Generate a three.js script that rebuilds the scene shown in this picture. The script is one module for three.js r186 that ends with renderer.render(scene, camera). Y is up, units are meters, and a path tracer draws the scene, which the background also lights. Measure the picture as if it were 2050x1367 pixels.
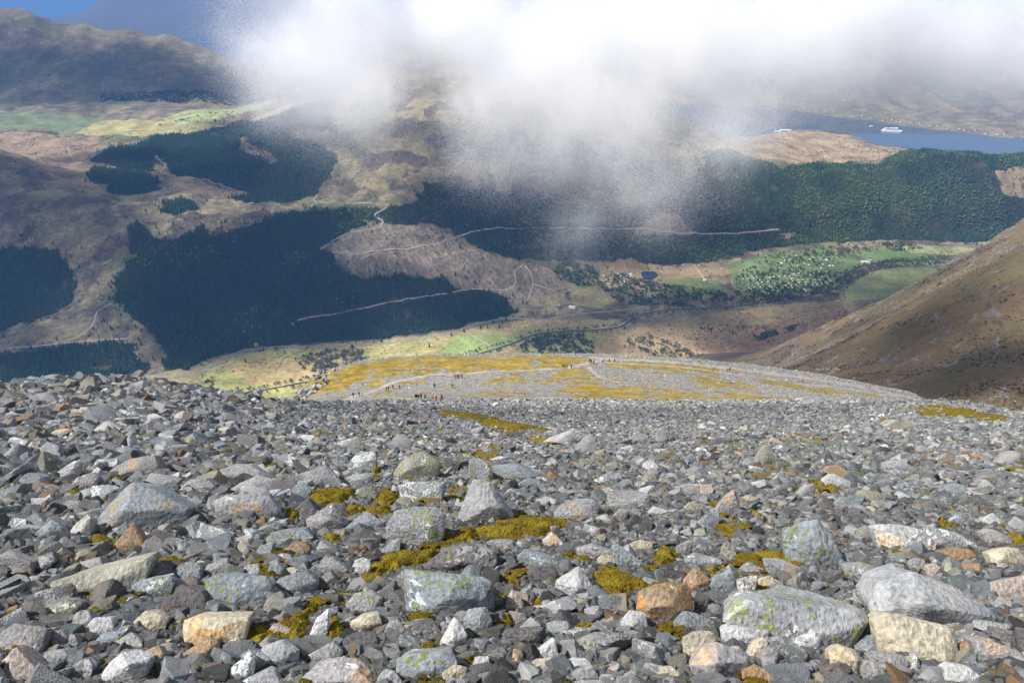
import * as THREE from 'three';
import { mergeGeometries, mergeVertices, toCreasedNormals } from 'three/addons/utils/BufferGeometryUtils.js';
import { ConvexHull } from 'three/addons/math/ConvexHull.js';
import { MarchingCubes } from 'three/addons/objects/MarchingCubes.js';

// ---------------------------------------------------------------- camera, sky, sun, exposure
const scene = new THREE.Scene();
const PITCH = 26 * Math.PI / 180, FOV = 47;
const camera = new THREE.PerspectiveCamera(FOV, 1024 / 682, 0.1, 90000);
camera.position.set(0, 0, 0);
camera.rotation.set(-PITCH, 0, 0);
const renderer = new THREE.WebGLRenderer({ antialias: true });
renderer.toneMapping = THREE.LinearToneMapping;
renderer.toneMappingExposure = 2.08;
renderer.shadowMap.enabled = true;
function brokenSky() {   // a broken spring sky: white and grey cloud with blue between, the same all round
  const W = 512, H = 256, D = new Float32Array(W * H * 4), hash = (x, y, z) => { const s = Math.sin(x * 127.1 + y * 311.7 + z * 74.7) * 43758.5453; return s - Math.floor(s); };
  const noise = (x, y, z) => { const i = Math.floor(x), j = Math.floor(y), k = Math.floor(z), u = x - i, v = y - j, w = z - k, f = (t) => t * t * (3 - 2 * t), m = (a, b, t) => a + (b - a) * f(t); return m(m(m(hash(i, j, k), hash(i + 1, j, k), u), m(hash(i, j + 1, k), hash(i + 1, j + 1, k), u), v), m(m(hash(i, j, k + 1), hash(i + 1, j, k + 1), u), m(hash(i, j + 1, k + 1), hash(i + 1, j + 1, k + 1), u), v), w); };
  for (let j = 0; j < H; j++) for (let i = 0; i < W; i++) {
    const up = ((j + 0.5) / H - 0.5) * Math.PI, az = ((i + 0.5) / W - 0.5) * 2 * Math.PI, y = Math.sin(up), x = Math.cos(up) * Math.cos(az), z = Math.cos(up) * Math.sin(az), k = (j * W + i) * 4;
    let n = 0, a = 0.5; for (let o = 0, q = 3; o < 5; o++, q *= 2.1, a *= 0.5) n += a * noise(x * q + 11, y * q * 1.6 + 5, z * q + 7);
    const c = Math.min(1, Math.max(0, (n - 0.36) / 0.16)), t = 0.62 + 0.75 * (n - 0.4), hz = Math.exp(-Math.abs(y) * 5), blue = [0.13 + 0.16 * hz, 0.24 + 0.14 * hz, 0.50 + 0.02 * hz], g = y < 0 ? 0.35 : 1, pale = 0.75 * Math.exp(-Math.max(y, 0) * 9);
    for (let e = 0; e < 3; e++) D[k + e] = SKY * g * ((blue[e] * (1 - c) + t * [1, 0.995, 0.985][e] * c) * (1 - pale) + [0.70, 0.76, 0.84][e] * pale); D[k + 3] = 1;
  }
  const tx = new THREE.DataTexture(D, W, H, THREE.RGBAFormat, THREE.FloatType); tx.mapping = THREE.EquirectangularReflectionMapping; tx.magFilter = tx.minFilter = THREE.LinearFilter; tx.needsUpdate = true; return tx;
}
const SKY = 0.46;
const SUN_DIR = new THREE.Vector3(-0.80, 0.95, 0.12).normalize();   // towards the sun: high on the left
scene.background = scene.environment = brokenSky();
const sun = new THREE.DirectionalLight(new THREE.Color(1, 0.965, 0.91), 5);
sun.position.copy(SUN_DIR).multiplyScalar(900);
sun.target.position.set(0, 0, 0);
sun.castShadow = true;
sun.shadow.radius = 2.2;
sun.shadow.mapSize.set(4096, 4096);
Object.assign(sun.shadow.camera, { left: -700, right: 700, top: 700, bottom: -700, near: 1, far: 4000 });
scene.add(sun, sun.target);
scene.fog = new THREE.FogExp2(new THREE.Color(0.18, 0.43, 1.0), 0.000046);

// ---------------------------------------------------------------- helpers
function rng(seed) { let s = seed | 0; return () => { s = (s + 0x6d2b79f5) | 0; let t = Math.imul(s ^ (s >>> 15), 1 | s); t = (t + Math.imul(t ^ (t >>> 7), 61 | t)) ^ t; return ((t ^ (t >>> 14)) >>> 0) / 4294967296; }; }
const R0 = rng(12345);
const clamp = (x, a, b) => x < a ? a : x > b ? b : x, lerp = (a, b, t) => a + (b - a) * t;
const smooth = (a, b, x) => { const t = clamp((x - a) / (b - a), 0, 1); return t * t * (3 - 2 * t); };
const PERM = (() => { const r = rng(77), p = new Uint8Array(512), a = [...Array(256).keys()]; for (let i = 255; i > 0; i--) { const j = Math.floor(r() * (i + 1)); [a[i], a[j]] = [a[j], a[i]]; } for (let i = 0; i < 512; i++) p[i] = a[i & 255]; return p; })();
const GR = (() => { const g = []; for (let i = 0; i < 256; i++) { const a = i / 256 * Math.PI * 2; g.push(Math.cos(a), Math.sin(a)); } return g; })();
function n2(x, y) {   // gradient noise, about -1..1
  const xi = Math.floor(x), yi = Math.floor(y), xf = x - xi, yf = y - yi, X = xi & 255, Y = yi & 255;
  const u = xf * xf * xf * (xf * (xf * 6 - 15) + 10), v = yf * yf * yf * (yf * (yf * 6 - 15) + 10);
  const d = (h, a, b) => GR[h * 2] * a + GR[h * 2 + 1] * b;
  const aa = PERM[PERM[X] + Y], ab = PERM[PERM[X] + ((Y + 1) & 255)], ba = PERM[PERM[(X + 1) & 255] + Y], bb = PERM[PERM[(X + 1) & 255] + ((Y + 1) & 255)];
  return 1.45 * lerp(lerp(d(aa, xf, yf), d(ba, xf - 1, yf), u), lerp(d(ab, xf, yf - 1), d(bb, xf - 1, yf - 1), u), v);
}
function n3(x, y, z) {
  const xi = Math.floor(x), yi = Math.floor(y), zi = Math.floor(z), xf = x - xi, yf = y - yi, zf = z - zi;
  const u = xf * xf * (3 - 2 * xf), v = yf * yf * (3 - 2 * yf), w = zf * zf * (3 - 2 * zf);
  const h = (i, j, k) => PERM[(PERM[(PERM[(xi + i) & 255] + yi + j) & 255] + zi + k) & 255] / 127.5 - 1;
  return lerp(lerp(lerp(h(0, 0, 0), h(1, 0, 0), u), lerp(h(0, 1, 0), h(1, 1, 0), u), v), lerp(lerp(h(0, 0, 1), h(1, 0, 1), u), lerp(h(0, 1, 1), h(1, 1, 1), u), v), w);
}
const fbm2 = (x, y, o = 4) => { let s = 0, a = 0.5; for (let i = 0; i < o; i++, a *= 0.5, x = x * 2.03 + 17.1, y = y * 2.03 - 9.7) s += a * n2(x, y); return s; };
const fbm3 = (x, y, z, o = 4) => { let s = 0, a = 0.5; for (let i = 0; i < o; i++, a *= 0.5, x = x * 2.03 + 7.1, y = y * 2.03 - 9.7, z = z * 2.03 + 3.3) s += a * n3(x, y, z); return s; };
const ridge2 = (x, y, o = 4) => { let s = 0, a = 0.5; for (let i = 0; i < o; i++, a *= 0.5, x = x * 2.1 + 5.2, y = y * 2.1 + 1.7) s += a * (1 - 2 * Math.abs(n2(x, y))); return s; };
// places in the photograph are read as viewing directions and met with the ground that is built there
const CX = 1025, CY = 683.5, FPX = CY / Math.tan(FOV * Math.PI / 360), SP = Math.sin(PITCH), CP = Math.cos(PITCH);
const view = (px, py) => { const u = (px - CX) / FPX, v = (CY - py) / FPX; return { x: u, y: v * CP - SP, f: CP + v * SP }; };   // f: forward (-z)
const at = (px, py, zf) => { const d = view(px, py); return new THREE.Vector3(d.x / d.f * zf, d.y / d.f * zf, -zf); };
const pxOf = (x, y, z) => { const f = -z * CP - y * SP, up = -z * SP + y * CP; return [CX + FPX * x / f, CY - FPX * up / f, f]; };
const taken = new Map();
function numbered(name) { const n = taken.get(name) ?? 0; taken.set(name, n + 1); return n ? name + '_' + String(n).padStart(3, '0') : name; }
function tag(o, label, category, group) { if (label.split(/[ -]+/).length > 16) console.log('long label:', label); o.userData.label = label; o.userData.category = category; if (group) o.userData.group = group; return o; }
function add(o, name) { o.name = numbered(name); o.traverse((c) => { c.castShadow = c.receiveShadow = true; }); scene.add(o); return o; }
function structure(o, name, label, category, kind = 'structure') { add(o, name); o.userData.kind = kind; o.userData.label = label; o.userData.category = category; return o; }
const rgb = (r, g, b) => new THREE.Color().setRGB(r, g, b);
const std = (color, roughness = 0.95, more = {}) => new THREE.MeshPhysicalMaterial({ color, roughness, metalness: 0, specularIntensity: 0.2, ...more });
function geo(pos, idx, uv, col) { const g = new THREE.BufferGeometry(); g.setAttribute('position', new THREE.BufferAttribute(pos instanceof Float32Array ? pos : new Float32Array(pos), 3)); if (idx) g.setIndex(new THREE.BufferAttribute(idx instanceof Uint32Array ? idx : new Uint32Array(idx), 1)); if (uv) g.setAttribute('uv', new THREE.BufferAttribute(new Float32Array(uv), 2)); if (col) g.setAttribute('color', new THREE.BufferAttribute(new Float32Array(col), 3)); g.computeVertexNormals(); return g; }

// A height field laid out along feature lines (shores, breaks of slope, crests). Each line holds [px, py, forward distance] or [px, py, null, height].
class Field {
  constructor(lines, noise) {
    this.noise = noise;
    this.lines = lines.map((l) => l.map((p) => {
      const d = view(p[0], p[1]);
      if (p[2] == null) { const zf = p[3] * d.f / d.y; return { t: d.x / d.f, z: Math.log(zf), h: p[3] }; }
      return { t: d.x / d.f, z: Math.log(p[2]), h: p[3] ?? d.y / d.f * p[2] };
    }).sort((a, b) => a.t - b.t));
    this.cacheT = NaN;
  }
  column(t) {
    if (t === this.cacheT) return this.cache;
    const zs = [], hs = [];
    for (const l of this.lines) {
      let i = 0; while (i < l.length - 2 && t > l[i + 1].t) i++;
      let z, h;
      if (l.length === 1 || t <= l[0].t) ({ z, h } = l[0]);
      else if (t >= l[l.length - 1].t) ({ z, h } = l[l.length - 1]);
      else {   // cardinal spline over t, slopes limited
        const a = l[i], b = l[i + 1], p = l[i - 1] ?? a, q = l[i + 2] ?? b, w = (t - a.t) / (b.t - a.t), D = b.t - a.t;
        const f = (k) => {
          const s = (b[k] - a[k]) / D, s0 = p === a ? s : (a[k] - p[k]) / (a.t - p.t), s1 = q === b ? s : (q[k] - b[k]) / (q.t - b.t);
          const m0 = s0 * s <= 0 ? 0 : 2 * s0 * s / (s0 + s), m1 = s1 * s <= 0 ? 0 : 2 * s1 * s / (s1 + s);
          const w2 = w * w, w3 = w2 * w;
          return (2 * w3 - 3 * w2 + 1) * a[k] + (w3 - 2 * w2 + w) * D * m0 + (3 * w2 - 2 * w3) * b[k] + (w3 - w2) * D * m1;
        };
        z = f('z'); h = f('h');
      }
      if (zs.length && z < zs[zs.length - 1] + 0.004) z = zs[zs.length - 1] + 0.004;
      zs.push(z); hs.push(h);
    }
    const n = zs.length, m = new Array(n).fill(0), e = zs.map(Math.exp), s = [];
    for (let i = 0; i < n - 1; i++) s.push((hs[i + 1] - hs[i]) / (e[i + 1] - e[i]));
    m[0] = s[0]; m[n - 1] = s[n - 2];
    for (let i = 1; i < n - 1; i++) m[i] = s[i - 1] * s[i] <= 0 ? 0 : 2 * s[i - 1] * s[i] / (s[i - 1] + s[i]);
    this.cacheT = t; this.cache = { e, hs, m };
    return this.cache;
  }
  base(x, zf) {
    const { e, hs, m } = this.column(Math.round(x / zf * 20000) / 20000), n = e.length;
    if (zf <= e[0]) return hs[0] + m[0] * (zf - e[0]);
    if (zf >= e[n - 1]) return hs[n - 1] + m[n - 1] * Math.min(zf - e[n - 1], 0);
    let i = 0; while (zf > e[i + 1]) i++;
    const D = e[i + 1] - e[i], w = (zf - e[i]) / D, w2 = w * w, w3 = w2 * w;
    return (2 * w3 - 3 * w2 + 1) * hs[i] + (w3 - 2 * w2 + w) * D * m[i] + (3 * w2 - 2 * w3) * hs[i + 1] + (w3 - w2) * D * m[i + 1];
  }
  h(x, z) { return this.base(x, -z) + this.noise(x, z); }
  hit(px, py, from, to, step = 1.01) {   // where the sight line meets this ground
    const d = view(px, py), X = d.x / d.f, Y = d.y / d.f;
    let a = from;
    for (let zf = from; zf < to; zf *= step) {
      if (this.h(X * zf, -zf) >= Y * zf) {
        let b = zf; for (let k = 0; k < 12; k++) { const c = (a + b) / 2; if (this.h(X * c, -c) >= Y * c) b = c; else a = c; }
        return new THREE.Vector3(X * b, this.h(X * b, -b), -b);
      }
      a = zf;
    }
    return null;
  }
  mesh(t0, t1, nt, zs, uvOf) {
    const nz = zs.length, pos = new Float32Array((nt + 1) * nz * 3), uv = new Float32Array((nt + 1) * nz * 2), idx = new Uint32Array(nt * (nz - 1) * 6);
    for (let i = 0, k = 0; i <= nt; i++) { const t = Math.round((t0 + (t1 - t0) * i / nt) * 20000) / 20000; for (let j = 0; j < nz; j++, k++) { const zf = zs[j], x = t * zf; pos[k * 3] = x; pos[k * 3 + 1] = this.h(x, -zf); pos[k * 3 + 2] = -zf; const q = uvOf(x, -zf); uv[k * 2] = q[0]; uv[k * 2 + 1] = q[1]; } }
    for (let i = 0, k = 0; i < nt; i++) for (let j = 0; j < nz - 1; j++) { const a = i * nz + j, b = a + nz; idx[k++] = a; idx[k++] = b; idx[k++] = a + 1; idx[k++] = b; idx[k++] = b + 1; idx[k++] = a + 1; }
    return geo(pos, idx, uv);
  }
}
const logSteps = (a, b, n) => Array.from({ length: n }, (_, i) => a * Math.pow(b / a, i / (n - 1)));
function inPoly(p, x, y) { let c = false; for (let i = 0, j = p.length - 1; i < p.length; j = i++) if ((p[i][1] > y) !== (p[j][1] > y) && x < (p[j][0] - p[i][0]) * (y - p[i][1]) / (p[j][1] - p[i][1]) + p[i][0]) c = !c; return c; }
// ---------------------------------------------------------------- the far ground: glen, opposite hillside, hills, lochs
const H_LOCH = -1150;
const flat = (zf, h) => [[0, 300, zf, h], [2050, 300, zf, h]];
const farField = new Field([
  flat(1200, -1040),
  flat(1700, -1126),
  [[-150, 790, null, -1122], [0, 775, null, -1122], [250, 745, null, -1122], [330, 735, null, -1122], [450, 703, null, -1122], [600, 690, null, -1122], [760, 676, null, -1122], [900, 660, null, -1122], [1050, 628, null, -1122], [1150, 600, null, -1122], [1250, 560, null, -1122], [1380, 528, null, -1122], [1500, 500, null, -1122], [1650, 482, null, -1122], [1800, 478, null, -1122], [2050, 470, null, -1122], [2250, 465, null, -1122]],
  [[-150, 600, 2600], [0, 590, 2560], [200, 585, 2500], [450, 560, 2560], [700, 550, 2600], [900, 530, 2750], [1050, 510, 2850], [1200, 470, 3080], [1350, 440, 3250], [1500, 420, 3420], [1700, 410, 3500], [2050, 400, 3500], [2250, 400, 3500]],
  [[-150, 280, 3450], [0, 310, 3400], [100, 350, 3300], [200, 392, 3180], [330, 405, 3120], [500, 400, 3180], [640, 400, 3200], [750, 372, 3250], [900, 345, 3350], [1100, 330, 3450], [1250, 320, 3600], [1380, 312, 3700], [1500, 322, 3800], [1600, 332, 3850], [1750, 325, 3850], [1820, 308, 3800], [2050, 312, 3750], [2250, 320, 3750]],
  [[-150, 300, 3900, -860], [0, 300, 3850, -870], [100, 310, 3800, -885], [200, 335, 3750, -900], [330, 330, 3700, -905], [500, 320, 3750, -895], [640, 290, 3750], [750, 285, 3650], [900, 262, 3700], [1100, 250, 3800], [1250, 250, 3900], [1380, 285, 4000], [1450, 300, 4050], [1600, 310, 4150], [1750, 318, 4050], [1820, 304, 3950, -880], [2050, 306, 3900, -880], [2250, 310, 3900, -900]],
  [[-150, 262, null, -905], [0, 262, null, -905], [200, 250, null, -900], [350, 240, null, -890], [480, 222, null, -870], [580, 205, 4900], [650, 200, 4700], [750, 215, 4050], [900, 180, 4150], [1100, 150, 4300], [1250, 180, 4300], [1380, 252, 4400], [1460, 270, 4550], [1600, 266, 4750], [1700, 272, 4700], [1750, 290, 4600], [1850, 300, 4400, -1000], [2050, 303, 4300, -1050], [2250, 310, 4300, -1050]],
  [[-150, 205, null, -890], [0, 205, null, -890], [300, 207, null, -885], [480, 200, null, -880], [560, 190, null, -850], [650, 170, 5600], [750, 160, 5300, -560], [900, 150, 5300, -500], [1250, 150, 5300, -650], [1380, 250, 5200, -1080], [1450, 270, 5150, -1162], [2250, 300, 5000, -1168]],
  [[-150, 112, 6300], [0, 110, 6300], [100, 120, 6300], [200, 130, 6250], [330, 138, 6200], [450, 152, 6100], [560, 170, 6050], [700, 170, 6100, -800], [1250, 170, 5900, -900], [1380, 220, 5700, -1162], [1500, 240, 5500, -1172], [2250, 300, 5200, -1172]],
  [[-150, 10, 7000], [0, 16, 7000], [40, 20, 7000], [90, 42, 6950], [140, 48, 6950], [200, 57, 6950], [280, 68, 6900], [330, 73, 6900], [390, 88, 6800], [450, 112, 6700], [500, 128, 6600], [560, 145, 6500], [640, 160, 6400], [760, 170, 6400, -850], [1300, 170, 6500, -1160], [1400, 205, null, -1149], [1480, 213, null, -1149], [1550, 216, null, -1149], [1700, 236, null, -1149], [1850, 256, null, -1149], [1950, 268, null, -1149], [2050, 279, null, -1149], [2250, 302, null, -1149]],
  [[-150, 30, 7700, -700], [560, 30, 7600, -1100], [1300, 100, 7600, -1100], [1400, 120, 7900], [1550, 130, 7700], [1850, 160, 7200], [2050, 180, 6900], [2250, 190, 6800]],
  [[-150, 30, 9000, -1170], [560, 30, 9000, -1170], [1300, 100, 9000, -1100], [1400, 40, 9000], [2050, 60, 8600], [2250, 60, 8600]],
  [[-150, 30, 11500, -1175], [560, 30, 11500, -1175], [1300, 30, 11500, -900], [2050, 30, 11500, -700]],
], (x, z) => {
  const zf = -z;
  const b = farField.base(x, zf), up = smooth(-1122, -1060, b), sh = smooth(5000, 6000, zf);
  const under = smooth(-1150, -1120, b);
  return under * (up * (30 * (1 - 0.5 * sh) * fbm2(x / 420, z / 420, 5) + 26 * (1 - 0.6 * sh) * ridge2(x / 480 + 3, z / 720, 5) + 60 * sh * (ridge2((x - 0.2 * z) / 430, (z + 0.2 * x) / 2600, 3) - 0.3) - 8) + 4.5 * fbm2(x / 60, z / 60, 4) * (0.15 + up) + 11 * up * (1 - sh) * (ridge2(x / 130 + 7, z / 170, 4) - 0.3));
});
const hitFar = (px, py) => farField.hit(px, py, 1500, 9000, 1.004);
// --- what grows where, seen from above: x, z in metres
const FOREST = {
  main: [[268, 440], [285, 462], [330, 482], [372, 478], [400, 450], [430, 478], [470, 462], [505, 452], [540, 432], [600, 426], [690, 416], [706, 440], [735, 448], [700, 470], [640, 498], [662, 512], [690, 552], [745, 558], [800, 548], [870, 556], [930, 580], [1000, 586], [1040, 628], [985, 640], [900, 660], [760, 676], [600, 690], [520, 694], [450, 706], [375, 738], [330, 742], [330, 700], [300, 660], [260, 640], [228, 592], [240, 545], [272, 512], [258, 482]],
  bottomleft: [[-60, 712], [100, 700], [250, 682], [262, 700], [300, 742], [250, 752], [100, 770], [-60, 790]],
  darkleft: [[-60, 480], [40, 498], [110, 500], [145, 545], [150, 590], [110, 625], [60, 645], [-60, 675]],
  plateau: [[180, 322], [230, 292], [300, 276], [400, 264], [480, 243], [560, 232], [600, 215], [640, 205], [668, 240], [672, 262], [625, 258], [580, 262], [600, 284], [660, 300], [672, 318], [660, 345], [632, 388], [600, 402], [540, 404], [480, 402], [445, 396], [500, 388], [430, 366], [330, 346], [330, 326], [312, 306], [304, 322], [300, 345], [240, 338]],
  plateau2: [[172, 350], [190, 336], [245, 340], [300, 350], [325, 362], [318, 380], [270, 390], [222, 388], [215, 372], [178, 362]],
  knoll: [[330, 402], [375, 398], [392, 420], [350, 432], [322, 420]],
  centre: [[845, 362], [960, 384], [1100, 402], [1240, 424], [1300, 402], [1330, 385], [1400, 350], [1440, 300], [1475, 306], [1520, 322], [1560, 338], [1600, 330], [1700, 326], [1760, 330], [1800, 308], [1900, 305], [2110, 306], [2110, 476], [1960, 486], [1800, 480], [1650, 486], [1560, 494], [1500, 505], [1440, 522], [1350, 530], [1280, 520], [1200, 520], [1100, 524], [1010, 516], [960, 500], [915, 472], [900, 458], [850, 446], [790, 448], [700, 436], [700, 414], [780, 418], [838, 398]],
};
const CLEARING = [
  [[480, 277], [492, 274], [500, 290], [535, 300], [562, 325], [540, 328], [505, 310], [480, 298]],
  [[690, 462], [760, 452], [840, 447], [890, 460], [905, 480], [1000, 518], [1080, 532], [1120, 545], [1150, 580], [1085, 598], [1040, 622], [1000, 588], [930, 580], [880, 558], [780, 552], [700, 545], [665, 512], [668, 488]],
  [[1268, 470], [1320, 420], [1360, 432], [1390, 465], [1330, 472]],
  [[1990, 340], [2060, 330], [2060, 400], [2010, 390]], [[300, 345], [322, 318], [345, 348], [430, 372], [500, 390], [440, 398], [380, 385], [325, 365]],
  [[1558, 468], [1590, 462], [1600, 475], [1570, 478]],
];
const groundPoly = (poly) => poly.map(([x, y]) => hitFar(x, y)).filter(Boolean).map((p) => [p.x, p.z]);
// Photographed outline: forests hide the ground by the height of their trees, so the foot of the far edge stands a little lower.
const forestG = Object.fromEntries(Object.entries(FOREST).map(([k, p]) => [k, groundPoly(p)]));
const clearG = CLEARING.map(groundPoly);
const NEARMAP = { x0: -2800, x1: 2800, z0: -1150, z1: -4000, w: 2048, h: 1042 }, FARMAP = { x0: -7000, x1: 7000, z0: -3800, z1: -12000, w: 1600, h: 940 };
const css = (r, g, b, a = 1) => { const s = (c) => Math.round(255 * (c <= 0.0031308 ? c * 12.92 : 1.055 * Math.pow(c, 1 / 2.4) - 0.055)); return `rgba(${s(r)},${s(g)},${s(b)},${a})`; };
const FIELDS = [
  // [linear colour, outline]
  [[0.25, 0.21, 0.10], [[240, 760], [330, 745], [450, 710], [600, 694], [760, 680], [900, 664], [1050, 640], [1260, 640], [1260, 720], [640, 800], [240, 800]]],
  [[0.25, 0.25, 0.08], [[380, 790], [420, 740], [500, 705], [640, 700], [620, 760], [560, 800]]],
  [[0.34, 0.26, 0.12], [[520, 712], [600, 720], [640, 745], [600, 775], [500, 770], [450, 735]]],
  [[0.17, 0.235, 0.075], [[880, 690], [925, 672], [1000, 668], [1040, 680], [1000, 700], [900, 712]]],
  [[0.28, 0.25, 0.10], [[640, 700], [760, 690], [900, 668], [925, 674], [880, 700], [820, 718], [700, 722]]],
  [[0.20, 0.21, 0.09], [[1040, 668], [1090, 660], [1200, 660], [1190, 712], [1040, 712]]],
  [[0.25, 0.185, 0.10], [[1190, 690], [1280, 655], [1400, 630], [1560, 610], [1700, 600], [1760, 640], [1500, 760], [1200, 740]]],
  [[0.19, 0.125, 0.075], [[1380, 690], [1450, 655], [1600, 640], [1700, 620], [1720, 660], [1500, 740]]],
  [[0.21, 0.15, 0.08], [[1190, 520], [1290, 522], [1440, 526], [1470, 548], [1350, 560], [1210, 548]]],
  [[0.20, 0.17, 0.085], [[1140, 588], [1190, 572], [1240, 600], [1200, 618], [1150, 610]]],
  [[0.10, 0.145, 0.055], [[1460, 528], [1560, 505], [1650, 495], [1700, 510], [1740, 535], [1690, 570], [1600, 590], [1500, 590], [1470, 570]]],
  [[0.125, 0.19, 0.065], [[1700, 505], [1760, 496], [1850, 510], [1900, 520], [1880, 532], [1760, 530]]],
  [[0.21, 0.235, 0.09], [[1690, 575], [1730, 548], [1800, 535], [1880, 538], [1850, 575], [1760, 600], [1690, 600]]],
  [[0.20, 0.21, 0.09], [[1800, 490], [1900, 492], [1960, 500], [1900, 512], [1820, 505]]],
  [[0.12, 0.15, 0.055], [[1330, 560], [1420, 556], [1460, 580], [1400, 600], [1330, 590]]],
  [[0.11, 0.14, 0.07], [[-80, 228], [0, 222], [120, 230], [205, 235], [215, 258], [150, 270], [0, 258], [-80, 258]]],
  [[0.28, 0.25, 0.11], [[205, 240], [300, 240], [430, 250], [500, 252], [400, 266], [280, 275], [180, 272], [150, 266]]],
  [[0.25, 0.285, 0.12], [[320, 238], [380, 218], [500, 208], [545, 205], [500, 222], [440, 236], [380, 252]]],
  [[0.26, 0.19, 0.12], [[470, 250], [560, 212], [620, 195], [640, 200], [580, 230], [500, 258]]],
  [[0.20, 0.145, 0.10], [[-80, 262], [200, 275], [190, 320], [170, 350], [220, 390], [100, 350], [-80, 290]]],
  [[0.26, 0.19, 0.12], [[1430, 300], [1460, 272], [1560, 264], [1700, 270], [1800, 290], [1960, 298], [1800, 306], [1700, 322], [1600, 330], [1540, 318], [1450, 306]]],
  [[0.13, 0.11, 0.08], [[690, 462], [760, 452], [840, 447], [890, 460], [905, 480], [1000, 518], [1080, 532], [1120, 545], [1150, 580], [1085, 598], [1040, 622], [1000, 588], [930, 580], [880, 558], [780, 552], [700, 545], [665, 512], [668, 488]]],
];
const TRACKS = [
  [4.5, [[-40, 702], [60, 694], [150, 685], [255, 678]]], [4, [[100, 690], [150, 676], [185, 650], [200, 620], [225, 607]]],
  [4, [[640, 500], [690, 470], [760, 455], [765, 442], [750, 430], [780, 412], [700, 408], [640, 404], [628, 402], [636, 390]]],
  [4.5, [[664, 505], [760, 502], [860, 490], [905, 478], [960, 462], [1000, 456], [1130, 456], [1230, 458], [1330, 464], [1390, 466], [1460, 468], [1560, 460]]],
  [3.5, [[905, 586], [1015, 580], [1032, 565], [1030, 545], [1045, 532]]], [3.5, [[1050, 532], [1066, 560], [1058, 598]]], [3, [[1066, 570], [1110, 582]]],
  [4, [[595, 642], [650, 632], [760, 610], [895, 588]]],
  [3.5, [[135, 292], [140, 310], [160, 325], [185, 333]]], [4, [[312, 312], [330, 328], [322, 345], [380, 356], [430, 368], [495, 390]]], [3, [[280, 342], [312, 345]]],
  [2.5, [[700, 530], [730, 515], [760, 505]]], [2.5, [[920, 540], [935, 520], [925, 512]]],
  [3, [[1484, 566], [1560, 553], [1670, 544]]], [3, [[1500, 583], [1600, 567], [1684, 556]]], [3.5, [[1555, 506], [1620, 511], [1640, 521], [1695, 513]]], [3, [[1465, 560], [1470, 575], [1480, 580]]], [3, [[1250, 535], [1290, 572]]], [3, [[1390, 530], [1410, 560]]],
];
const ROAD = [[230, 768], [300, 757], [390, 748], [440, 722], [480, 704], [560, 694], [660, 694], [760, 688], [860, 676], [960, 648], [1010, 638], [1090, 640], [1160, 628], [1240, 622], [1300, 612]];
const ROAD2 = [[405, 742], [440, 735], [465, 725], [468, 716]];
const RIVER = [[400, 800], [520, 782], [640, 760], [780, 735], [930, 715], [1020, 690], [1080, 668], [1180, 662], [1240, 655], [1270, 638], [1310, 624], [1400, 618], [1480, 612], [1560, 602], [1630, 590], [1680, 572], [1696, 548], [1740, 530], [1820, 522], [1900, 518]];
const gp = (a) => a.map(([x, y]) => hitFar(x, y)).filter(Boolean);
const tracksG = TRACKS.map(([w, a]) => [w, gp(a)]), roadG = gp(ROAD), road2G = gp(ROAD2), riverG = gp(RIVER);
const fieldsG = FIELDS.map(([c, p]) => [c, groundPoly(p)]);
function smoothLine(pts, n = 8) { return pts.length < 2 ? pts : new THREE.CatmullRomCurve3(pts).getPoints(pts.length * n); }
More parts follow.
